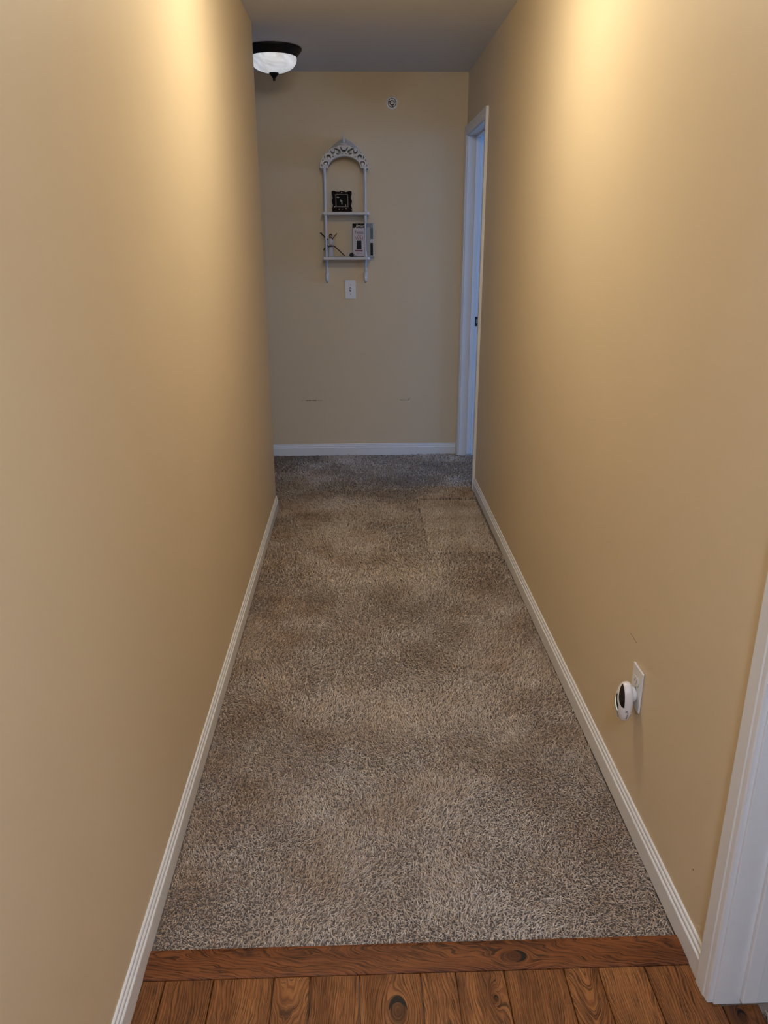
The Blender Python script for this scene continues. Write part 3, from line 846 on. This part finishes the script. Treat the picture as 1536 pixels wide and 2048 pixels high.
def spindle(x, z0, z1):
    h = z1 - z0
    pr = [(0, 0), (0.0095, 0), (0.0095, 0.006), (0.0078, 0.014), (0.0062, 0.035), (0.0055, h * .4), (0.0058, h * .6), (0.0066, h - 0.04), (0.0080, h - 0.016), (0.0098, h - 0.007), (0.0098, h), (0, h)]
    lathe('spindle', pr, M_SHELF, sh, (x, YF + 0.006, z0), 'Z', 14)
for xs in (-0.1995, 0.0545):
    spindle(xs, 1.3572, 1.6116)
    spindle(xs, 1.6292, ZB - 0.0002)
# back rails on the wall, ending in turned drops below the lower shelf
for xs in (-0.2035, 0.053):
    box('back_rail', xs - 0.009, xs + 0.009, D - 0.0105, D - 0.0006, 1.6295, ZB + 0.02, M_SHELF, sh, 0.002)
    box('back_rail', xs - 0.009, xs + 0.009, D - 0.0105, D - 0.0006, 1.3575, 1.6110, M_SHELF, sh, 0.002)
    bm = bmesh.new()
    prev = None
    nseg = 40
    for k in range(nseg + 1):          # rope-twisted drop
        f = k / nseg
        z = 1.3380 - f * 0.142
        rr = 0.0085 + 0.0012 * math.sin(f * math.pi * 10) * (0 if f > .85 else 1) + (0.002 if f > .6 else 0)
        if f > .94: rr *= 1 - (f - .94) * 9
        ring = []
        for a in range(10):
            t = 2 * math.pi * a / 10 + f * 5
            q = rr * (1 + 0.16 * math.cos(2 * 2 * math.pi * a / 10))
            ring.append(bm.verts.new((xs + q * math.cos(t), D - 0.0125 + q * math.sin(t), z)))
        if prev:
            for a in range(10): bm.faces.new((prev[a], prev[(a + 1) % 10], ring[(a + 1) % 10], ring[a]))
        else: bm.faces.new(ring)
        prev = ring
    bm.faces.new(prev[::-1])
    from_bm('turned_drop', bm, M_SHELF, sh, True)
    lathe('drop_tip', [(0, 0), (0.006, 0), (0.0065, -0.003), (0.004, -0.006), (0, -0.0075)], M_STEEL, sh, (xs, D - 0.0125, 1.1958), 'Z', 12)

# ------------------------------------------------------------------ picture frame on the upper shelf
M_FRAME = simple_mat('dark_carved_wood', (0.014, 0.0045, 0.0025), 0.6, 0.6, 140, 0.5, spec=0.12)
M_LIP = simple_mat('tarnished_lip', (0.10, 0.085, 0.08), 0.35, 0, 90, 0.2, metal=0.3)
M_GEM = simple_mat('pale_stone', (0.75, 0.66, 0.60), 0.15, 0, 30, 0.05)
M_PHOTO = simple_mat('black_photo', (0.003, 0.003, 0.004), 0.5, 0, 30, 0.05, spec=0.08)
M_FIGPALE = simple_mat('pale_print', (0.28, 0.27, 0.27), 0.4, 0, 300, 0.3)
pf = setp(empty('picture_frame', (-0.0945, YF + 0.045, 1.6292)), 'small ornate dark brown picture frame on the upper shelf', 'picture frame')
FW, FH = 0.128, 0.124
def fr(x, y, z):                        # local (x right, z up, y out) -> leaning, slightly tipped
    t = math.radians(9); a = math.radians(2.5)
    x2, z2 = x * math.cos(a) + (z) * math.sin(a) * -1 * -0.0 + z * -0.02, z + x * -0.012
    return Vector((-0.0945 + x2 + 0.002, YF + 0.046 + z2 * math.sin(t) - y * math.cos(t), 1.6294 + 0.0012 + z2 * math.cos(t) + y * math.sin(t)))
def fr_poly(name, polys, y, thick, mat, parent):
    me = curve_mesh(name, polys, thick)
    for v in me.vertices:
        v.co = fr(v.co.x, y + v.co.z, v.co.y)
    return link_mesh(name, me, mat, parent)
# scalloped, carved outline
edge = []
nE = 96
for k in range(nE):
    s = 4 * k / nE; side = int(s); f = s - side
    w, h = FW / 2, FH / 2
    a = [(-w + 2 * w * f, -h), (w, -h + 2 * h * f), (w - 2 * w * f, h), (-w, h - 2 * h * f)][side]
    nrm = [(0, -1), (1, 0), (0, 1), (-1, 0)][side]
    bump_ = 0.0035 * math.sin(f * math.pi * 5) * (0.0 if side == 0 else 1.0) - (0.003 if side else 0)
    if side == 0: bump_ = 0
    edge.append((a[0] + nrm[0] * bump_, a[1] + nrm[1] * bump_ + FH / 2))
IWX, IWZ = 0.040, 0.040
inner = [(-IWX, FH / 2 + 0.004 - IWZ), (IWX, FH / 2 + 0.004 - IWZ), (IWX, FH / 2 + 0.004 + IWZ), (-IWX, FH / 2 + 0.004 + IWZ)]
fr_poly('moulding', [edge, inner], 0.007, 0.014, M_FRAME, pf)
bm = bmesh.new()                        # carved leaves all round the moulding
for k in range(28):
    s = 4 * (k + .5) / 28; side = int(s); f = s - side
    w, h = 0.051, 0.050
    a = [(-w + 2 * w * f, -h), (w, -h + 2 * h * f), (w - 2 * w * f, h), (-w, h - 2 * h * f)][side]
    c = fr(a[0], 0.014, a[1] + FH / 2 + 0.001)
    rr = 0.0075 + 0.002 * ((k * 5) % 3)
    mt = Matrix.Translation(c) @ Matrix.Rotation(k * 1.3, 4, 'Y') @ Matrix.Diagonal((rr, 0.005, rr * 0.6, 1))
    bmesh.ops.create_icosphere(bm, subdivisions=1, radius=1.0, matrix=mt)
from_bm('carving', bm, M_FRAME, pf, True)
z0_ = FH / 2 + 0.004
fr_poly('lip', [[(-IWX + .0004, z0_ - IWZ + .0004), (IWX - .0004, z0_ - IWZ + .0004), (IWX - .0004, z0_ + IWZ - .0004), (-IWX + .0004, z0_ + IWZ - .0004)],
                [(-IWX + .004, z0_ - IWZ + .004), (IWX - .004, z0_ - IWZ + .004), (IWX - .004, z0_ + IWZ - .004), (-IWX + .004, z0_ + IWZ - .004)]], 0.0095, 0.006, M_LIP, pf)
ph = fr_poly('photo', [[(-IWX + .0005, z0_ - IWZ + .0005), (IWX - .0005, z0_ - IWZ + .0005), (IWX - .0005, z0_ + IWZ - .0005), (-IWX + .0005, z0_ + IWZ - .0005)]], 0.003, 0.003, M_PHOTO, pf)
fr_poly('printed_figure', [[(-.012, z0_ + .008), (-.007, z0_ + .011), (-.004, z0_ + .004), (.004, z0_ + .001), (.002, z0_ - .006), (.003, z0_ - .022), (-.003, z0_ - .020), (-.005, z0_ - .008), (-.013, z0_ - .002)]], 0.0048, 0.0004, M_FIGPALE, ph)
fr_poly('printed_figure', [[(.020, z0_ - .034), (.026, z0_ - .034), (.024, z0_ - .022), (.022, z0_ - .020)]], 0.0048, 0.0004, M_FIGPALE, ph)
fr_poly('printed_figure', [[(-.033, z0_ + .018), (-.018, z0_ + .017), (-.015, z0_ + .023), (-.030, z0_ + .026)]], 0.0048, 0.0004, M_FIGPALE, ph)
for gx, gz, gr in ((0.000, 0.114, 0.0030), (0.026, 0.0155, 0.0028), (-0.046, 0.026, 0.0034), (0.061, 0.010, 0.0026), (-0.02, 0.012, 0.0020), (0.002, 0.012, 0.0018)):
    bm = bmesh.new()
    c = fr(gx, 0.0195, gz)
    bmesh.ops.create_icosphere(bm, subdivisions=2, radius=gr, matrix=Matrix.Translation(c))
    from_bm('stud', bm, M_GEM, pf, True)
# easel back
me = curve_mesh('easel', [[(-.012, 0.004), (.012, 0.004), (.008, 0.085), (-.008, 0.085)]], 0.003)
for v in me.vertices:
    z = v.co.y
    v.co = Vector((-0.0945 + v.co.x, YF + 0.088 - (z / 0.085) * 0.026 + v.co.z, 1.6294 + z - 0.0038))
link_mesh('easel', me, M_FRAME, pf)

# ------------------------------------------------------------------ lower shelf things
ZL = 1.3572
# figurine with two crossed sticks
M_ROBE = simple_mat('white_robe', (0.52, 0.49, 0.47), 0.7, 0.2, 120, 0.08)
M_HAIR = simple_mat('brown_hair', (0.035, 0.015, 0.009), 0.55, 0.3, 300, 0.3)
M_SKIN = simple_mat('painted_skin', (0.33, 0.19, 0.13), 0.5, 0, 80, 0.05)
M_STICK = simple_mat('dark_red_wood', (0.035, 0.010, 0.007), 0.45, 0.2, 200, 0.3)
M_BELT = simple_mat('dark_belt', (0.010, 0.009, 0.010), 0.6, 0, 90, 0.1)
fgx, fgy = -0.1715, YF + 0.045
fg = setp(empty('figurine', (fgx, fgy, ZL)), 'small white-robed figurine with dark belt in front of two crossed sticks', 'figurine')
prof = [(0, 0.0004), (0.0185, 0.0004), (0.0190, 0.004), (0.0170, 0.020), (0.0150, 0.040), (0.0135, 0.060), (0.0130, 0.068), (0.0150, 0.080), (0.0165, 0.092), (0.0155, 0.100), (0.0100, 0.107), (0.0055, 0.110), (0.0050, 0.114), (0, 0.116)]
bm = bmesh.new()
add_lathe(bm, prof, (fgx, fgy, ZL), 'Z', 20, 1.0, 0.72)
for v in bm.verts:                        # robe folds
    h = v.co.z - ZL
    if h < 0.062:
        a = math.atan2((v.co.y - fgy) / 0.72, v.co.x - fgx); k = 1 + 0.09 * math.cos(5 * a) * (1 - h / 0.062)
        v.co.x = fgx + (v.co.x - fgx) * k; v.co.y = fgy + (v.co.y - fgy) * k
o = from_bm('robed_body', bm, M_ROBE, fg, True)
for s_ in (-1, 1):                        # sleeves folded to the front
    bm = bmesh.new()
    add_tube(bm, [(fgx + s_ * 0.0150, fgy, ZL + 0.099), (fgx + s_ * 0.0195, fgy - 0.003, ZL + 0.086), (fgx + s_ * 0.0170, fgy - 0.011, ZL + 0.074), (fgx + s_ * 0.0080, fgy - 0.0155, ZL + 0.073)], [0.0045, 0.0050, 0.0048, 0.0052], 10)
    from_bm('sleeve', bm, M_ROBE, fg, True)
    bm = bmesh.new()
    bmesh.ops.create_icosphere(bm, subdivisions=2, radius=1, matrix=Matrix.Translation((fgx + s_ * 0.0045, fgy - 0.0158, ZL + 0.073)) @ Matrix.Diagonal((.0042, .0034, .0036, 1)))
    from_bm('hand', bm, M_SKIN, fg, True)
lathe('belt', [(0.0140, 0), (0.0148, 0.001), (0.0148, 0.0075), (0.0140, 0.0085), (0.0125, 0.0085), (0.0125, 0)], M_BELT, fg, (fgx, fgy, ZL + 0.0605), 'Z', 20, 1.0, 0.76)
bm = bmesh.new()
bmesh.ops.create_icosphere(bm, subdivisions=3, radius=1, matrix=Matrix.Translation((fgx + 0.001, fgy - 0.001, ZL + 0.1255)) @ Matrix.Diagonal((.0092, .0098, .0120, 1)))
for v in bm.verts:                        # nose, chin and eye hollows
    d_ = v.co - Vector((fgx + 0.001, fgy - 0.0108, ZL + 0.1245))
    v.co.y -= 0.0022 * math.exp(-(d_.length / 0.0028) ** 2)
    for ex in (-.0035, .0035):
        d2_ = v.co - Vector((fgx + 0.001 + ex, fgy - 0.010, ZL + 0.1275)); v.co.y += 0.0012 * math.exp(-(d2_.length / 0.002) ** 2)
from_bm('head', bm, M_SKIN, fg, True)
bm = bmesh.new()
bmesh.ops.create_icosphere(bm, subdivisions=3, radius=1, matrix=Matrix.Translation((fgx + 0.001, fgy + 0.003, ZL + 0.1275)) @ Matrix.Diagonal((.0122, .0110, .0132, 1)))
for v in bm.verts:
    if v.co.z < ZL + 0.122:               # hair falls to the shoulders
        v.co.z -= 0.010 * min(1, (ZL + 0.122 - v.co.z) / 0.01)
    if v.co.y < fgy - 0.004: v.co.y = fgy - 0.004 - (0.004 if v.co.z > ZL + 0.131 else 0)
from_bm('hair', bm, M_HAIR, fg, True)
yk = fgy + 0.019
bm = bmesh.new()
add_tube(bm, [(-0.2335, yk, 1.5005), (-0.083, yk + 0.004, ZL + 0.0045)], [0.0040, 0.0030], 10)
bmesh.ops.create_icosphere(bm, subdivisions=2, radius=0.0062, matrix=Matrix.Translation((-0.2340, yk, 1.501)))
st = from_bm('stick', bm, M_STICK, fg, True); st['label'] = 'long dark stick with a knob end'
bm = bmesh.new()
add_tube(bm, [(-0.1310, yk + 0.008, 1.5005), (-0.2205, yk + 0.0085, 1.3975)], [0.0022, 0.0042], 10)
st = from_bm('stick', bm, M_STICK, fg, True); st['label'] = 'shorter dark pointed stick'

# little dark ornament with two pale curved horns
M_HORN = simple_mat('pale_horn', (0.62, 0.57, 0.52), 0.35, 0, 90, 0.1)
ox, oy = -0.0370, YF + 0.012
om = setp(empty('horned_ornament', (ox, oy, ZL)), 'tiny dark ornament with two pale curved horns on the lower shelf', 'ornament')
bm = bmesh.new()
bmesh.ops.create_icosphere(bm, subdivisions=3, radius=1, matrix=Matrix.Translation((ox, oy, ZL + 0.0118)) @ Matrix.Diagonal((.0165, .011, .0115, 1)))
for v in bm.verts:
    v.co.z += 0.003 * math.sin((v.co.x - ox) * 420) * (1 if v.co.z > ZL + 0.014 else 0)
    v.co.z = max(v.co.z, ZL + 0.0004)
from_bm('body', bm, M_BELT, om, True)
for s_ in (-1, 1):
    bm = bmesh.new()
    pts = []
    for k in range(9):
        t = math.radians(200 - 170 * k / 8)
        pts.append((ox + s_ * (0.0175 + 0.0075 * math.cos(t) * -1), oy - 0.010, ZL + 0.0095 + 0.0110 * math.sin(max(0, min(math.pi, t)))))
    add_tube(bm, pts, [0.0030, 0.0036, 0.0040, 0.0040, 0.0038, 0.0035, 0.0030, 0.0024, 0.0014], 8)
    from_bm('horn', bm, M_HORN, om, True)

# books standing face out at the right end of the lower shelf
M_BLACKCARD = simple_mat('black_cover', (0.006, 0.005, 0.006), 0.5, 0, 60, 0.1, spec=0.15)
M_LILAC = simple_mat('pale_lilac_cover', (0.50, 0.46, 0.52), 0.35, 0, 25, 0.10)
M_PAGES = simple_mat('cream_pages', (0.62, 0.58, 0.50), 0.8, 0.3, 400, 0.15)
M_TXTW = simple_mat('white_print', (0.66, 0.64, 0.62), 0.5, 0, 60, 0.05)
M_TXTP = simple_mat('plum_print', (0.055, 0.018, 0.045), 0.5, 0, 60, 0.2)
M_TXTR = simple_mat('dark_red_print', (0.15, 0.035, 0.055), 0.5, 0, 60, 0.3)
M_GREYCOV = simple_mat('grey_green_cover', (0.30, 0.30, 0.27), 0.4, 0, 30, 0.12)
M_SLATE = simple_mat('slate_cover', (0.16, 0.17, 0.22), 0.4, 0, 30, 0.2)
M_TEAL = simple_mat('teal_print', (0.030, 0.075, 0.105), 0.4, 0.0, 70, 0.45)
M_NIGHT = simple_mat('night_print', (0.006, 0.006, 0.012), 0.5, 0.0, 110, 0.5, spec=0.15)

def book(name, label, x0, x1, z1, yfront, depth, rotz, cover, pivot):
    r = setp(empty(name, (pivot, yfront, ZL)), label, 'book', 'books on the lower shelf')
    z0 = ZL + 0.0004
    parts = []
    parts.append(box('front_cover', x0, x1, yfront, yfront + 0.0012, z0, z1, cover, r))
    parts.append(box('back_cover', x0, x1, yfront + depth - 0.0012, yfront + depth, z0, z1, cover, r))
    parts.append(box('spine', x0, x0 + 0.0012, yfront + 0.0013, yfront + depth - 0.0013, z0, z1, cover, r))
    parts.append(box('pages', x0 + 0.0014, x1 - 0.0015, yfront + 0.0014, yfront + depth - 0.0014, z0 + 0.0015, z1 - 0.0015, M_PAGES, r))
    return r
def flat(name, me, x, z, yfront, mat, parent):
    me.transform(Matrix.Translation((x, yfront - 0.0003, z)) @ STAND)
    return link_mesh(name, me, mat, parent)
def rect(name, x0, x1, z0, z1, yfront, mat, parent, t=0.0003):
    return box(name, x0, x1, yfront - t - 0.00005, yfront - 0.00005, z0, z1, mat, parent)
yb1 = YF + 0.024
b1 = book('book', 'black and lilac paperback with red title standing face out on the lower shelf', -0.0285, 0.0625, 1.5600, yb1, 0.016, 0, M_BLACKCARD, 0.017)
fc = [c for c in b1.children if c.name.startswith('front_cover')][0]
rect('cover_panel', -0.0275, 0.0610, ZL + 0.003, 1.5330, yb1, M_LILAC, fc)
flat('lettering', text_mesh('lettering', 'Jesus', 0.031, shear=0.35), 0.0215, 1.5465, yb1, M_TXTW, fc)
yb2 = yb1 - 0.00035
flat('lettering', text_mesh('lettering', 'Texas', 0.030, sx=0.80), 0.0130, 1.5060, yb2, M_TXTP, fc)
flat('lettering', text_mesh('lettering', 'of the', 0.013, sx=0.95), 0.0150, 1.4870, yb2, M_TXTR, fc)
flat('lettering', text_mesh('lettering', 'Wild', 0.030, sx=0.85), 0.0140, 1.4690, yb2, M_TXTR, fc)
rect('cover_photo', -0.0035, 0.0280, 1.4025, 1.4560, yb2, M_NIGHT, fc)
rect('cover_band', -0.0135, 0.0345, 1.3890, 1.3985, yb2, M_TXTR, fc)
flat('lettering', text_mesh('lettering', 'Stories', 0.014, sx=0.9), 0.0100, 1.3790, yb2, M_TXTR, fc)
yb3 = YF + 0.046
b2 = book('book', 'grey and teal book standing at the right end of the lower shelf behind the post', 0.0585, 0.1120, 1.5615, yb3, 0.030, 0, M_GREYCOV, 0.085)
fc = [c for c in b2.children if c.name.startswith('front_cover')][0]
rect('cover_panel', 0.0590, 0.1010, 1.5350, 1.5605, yb3, M_SLATE, fc)
rect('cover_panel', 0.0860, 0.1035, 1.4650, 1.5345, yb3, M_TEAL, fc)
rect('cover_panel', 0.0860, 0.1035, 1.4420, 1.4645, yb3, M_LILAC, fc)
rect('cover_panel', 0.0860, 0.1025, ZL + 0.006, 1.4415, yb3, M_NIGHT, fc)
rect('page_edge', 0.1045, 0.1115, ZL + 0.002, 1.5600, yb3, M_PAGES, fc)

# ------------------------------------------------------------------ outlet on the right wall
oy_, oz_ = 1.7135, 0.3865
ol = setp(empty('wall_outlet', (XR, oy_, oz_)), 'white duplex wall outlet low on the right wall', 'outlet')
plate('plate', ol, (XR, oy_, oz_), 0.0675, 0.1150, 0.0055, M_PLASTIC, 'x')
def ngon_x(x0, x1, pts, cy, cz):
    bm = bmesh.new()
    A = [bm.verts.new((x0, cy + a, cz + b_)) for a, b_ in pts]; B = [bm.verts.new((x1, cy + a, cz + b_)) for a, b_ in pts]
    n = len(pts)
    bm.faces.new(A); bm.faces.new(B[::-1])
    for k in range(n): bm.faces.new((A[k], A[(k + 1) % n], B[(k + 1) % n], B[k]))
    return bm
def recept(a=0.0168, flat_=0.0132):
    pts = []
    for k in range(28):
        t = 2 * math.pi * k / 28
        pts.append((a * math.cos(t), max(-flat_, min(flat_, a * math.sin(t)))))
    return pts
for cz in (oz_ + 0.0195, oz_ - 0.0195):
    rim = from_bm('receptacle_rim', ngon_x(XR - 0.0062, XR - 0.0056, recept(.0180, .0144), oy_, cz), M_RIM, ol)
    fa = from_bm('receptacle', ngon_x(XR - 0.0078, XR - 0.0063, recept(), oy_, cz), M_PLASTIC, ol)
    if cz > oz_:
        for dy, hh in ((-0.0063, .0038), (0.0063, .0046)):
            box('slot', XR - 0.0081, XR - 0.00785, oy_ + dy - 0.0011, oy_ + dy + 0.0011, cz + 0.001 - hh, cz + 0.001 + hh, M_DARKSLOT, fa)
        lathe('slot', [(0, 0), (0.0024, 0), (0.0024, -0.0003), (0, -0.0003)], M_DARKSLOT, fa, (XR - 0.0078, oy_, cz - 0.0088), 'X', 12)
lathe('screw', [(0, 0), (0.003, 0), (0.0026, -0.0012), (0, -0.0014)], M_STEEL, ol, (XR - 0.0056, oy_, oz_), 'X', 12)

# ------------------------------------------------------------------ plug-in device in the lower receptacle
dy_, dz_ = oy_ - 0.001, 0.3465
BW, BH = 0.0305, 0.0560                       # half width / half height
dv = setp(empty('plug_in_device', (XR - 0.03, dy_, dz_)), 'white oval plug-in device with black windows in the wall outlet', 'plug-in device')
XB, XF = XR - 0.0195, XR - 0.0325             # back plane, front rim plane
def egg(t, k=1.0):
    c, s = math.cos(t), math.sin(t)
    w = BW * (1 + 0.06 * s) * math.copysign(abs(c) ** 0.97, c)
    return w * k, BH * k * math.copysign(abs(s) ** 0.98, s)
def dome(a, b_):                               # x of the front surface over (a = toward camera, b = up)
    q = min(1.0, (a / BW) ** 2 + (b_ / BH) ** 2)
    return XF - 0.0215 * (1 - q) ** 0.6 - 0.0005
bm = bmesh.new()
NT = 48
rings = []
for x, k in ((XB + 0.001, 0.80), (XB, 0.90), (XB - 0.003, 0.97), (XB - 0.007, 1.0)):
    rings.append([bm.verts.new((x, dy_ - egg(2 * math.pi * j / NT, k)[0], dz_ + egg(2 * math.pi * j / NT, k)[1])) for j in range(NT)])
for k in (1.0, 0.97, 0.92, 0.84, 0.72, 0.55, 0.3):
    ring = []
    for j in range(NT):
        a, b_ = egg(2 * math.pi * j / NT, k)
        xx = XF + 0.004 if k == 1.0 else dome(a * 0.985, b_ * 0.985)
        ring.append(bm.verts.new((xx, dy_ - a, dz_ + b_)))
    rings.append(ring)
for A, B in zip(rings[:-1], rings[1:]):
    for j in range(NT): bm.faces.new((A[j], A[(j + 1) % NT], B[(j + 1) % NT], B[j]))
bm.faces.new(rings[0][::-1])
cv = bm.verts.new((dome(0, 0), dy_, dz_))
for j in range(NT): bm.faces.new((rings[-1][j], rings[-1][(j + 1) % NT], cv))
from_bm('shell', bm, M_PLASTIC_DEV, dv, True)
lathe('plug_collar', [(0, 0), (0.0185, 0), (0.0200, -0.002), (0.0200, -0.0085), (0.0180, -0.0105), (0, -0.0105)], M_PLASTIC_DEV, dv, (XR - 0.0081, dy_ + 0.001, oz_ - 0.0195), 'X', 32)
def patch(name, poly, mat, lift=0.0005, thick=0.0008):
    """a thin inlay that follows the domed front; poly in units of half width / half height"""
    me = curve_mesh(name, [poly], 0.0)
    bm = bmesh.new(); bm.from_mesh(me)
    bmesh.ops.remove_doubles(bm, verts=bm.verts[:], dist=1e-6)
    for _ in range(3):
        bmesh.ops.subdivide_edges(bm, edges=[e for e in bm.edges if e.calc_length() > 0.12], cuts=1, use_grid_fill=True)
    bmesh.ops.triangulate(bm, faces=bm.faces[:])
    for v in bm.verts:
        a, b_ = v.co.x * BW, v.co.y * BH
        v.co = Vector((dome(a * 0.985, b_ * 0.985) - lift, dy_ - a, dz_ + b_))
    return from_bm(name, bm, mat, dv, False)
cres = [(0.93 * math.cos(t), 0.93 * math.sin(t)) for t in [math.radians(92 - 95 * k / 16) for k in range(17)]]
cres += [(0.76, -0.02), (0.54, 0.16), (0.34, 0.40), (0.16, 0.64), (0.02, 0.80)]
patch('sensor_window', cres, M_BLACK_GLOSS)['label'] = 'black glossy crescent window'
patch('display_window', [(-0.06, 0.46), (0.06, 0.44), (0.26, 0.18), (0.48, -0.02), (0.50, -0.20), (0.44, -0.27), (0.16, 0.04), (-0.08, 0.28)], M_BLACK_GLOSS)['label'] = 'black slanted display window'
m, nt, N, L, b = new_mat('green_white_indicator')
b.inputs['Base Color'].default_value = (0.8, 0.9, 0.8, 1); b.inputs['Emission Color'].default_value = (0.85, 1.0, 0.86, 1); b.inputs['Emission Strength'].default_value = 0.35
patch('indicator_light', [(-0.14, 0.26), (0.12, 0.02), (0.40, -0.29), (0.33, -0.36), (0.10, -0.20), (-0.05, -0.06), (-0.20, 0.08)], m)['label'] = 'pale green glowing indicator strip'
def ring_poly(cx, cy, r0, r1, a0, a1, n=18):
    p = [(cx + r1 * math.cos(math.radians(a0 + (a1 - a0) * k / n)), cy + 0.5 * r1 * math.sin(math.radians(a0 + (a1 - a0) * k / n))) for k in range(n + 1)]
    p += [(cx + r0 * math.cos(math.radians(a1 + (a0 - a1) * k / n)), cy + 0.5 * r0 * math.sin(math.radians(a1 + (a0 - a1) * k / n))) for k in range(n + 1)]
    return p
patch('dial_groove', ring_poly(-0.10, -0.56, 0.44, 0.50, -80, 92), M_DARKSLOT, 0.0004)
bm = bmesh.new()
for k, (zz, ww, x_) in enumerate([(-0.18, .0030, 0.014), (-0.26, .0030, 0.014), (-0.35, .0018, 0.010), (-0.44, .0016, 0.0105), (-0.53, .0014, 0.0105), (-0.61, .0013, 0.0105), (-0.68, .0012, 0.0105)]):
    # vent slots on the side that faces the oak floor
    s = zz
    a = BW * (1 + 0.06 * s) * (1 - min(0.99, abs(s) ** (1 / 0.98)) ** 2) ** 0.485
    yy = dy_ - a - 0.0003
    vb = bmesh.new()
    add_box(vb, XB - x_ - ww, XB - x_ + ww, yy, yy + 0.0012, dz_ + BH * zz - 0.0007, dz_ + BH * zz + 0.0007)
    from_bm('vent_slot', vb, M_DARKSLOT, dv)
bm.free()
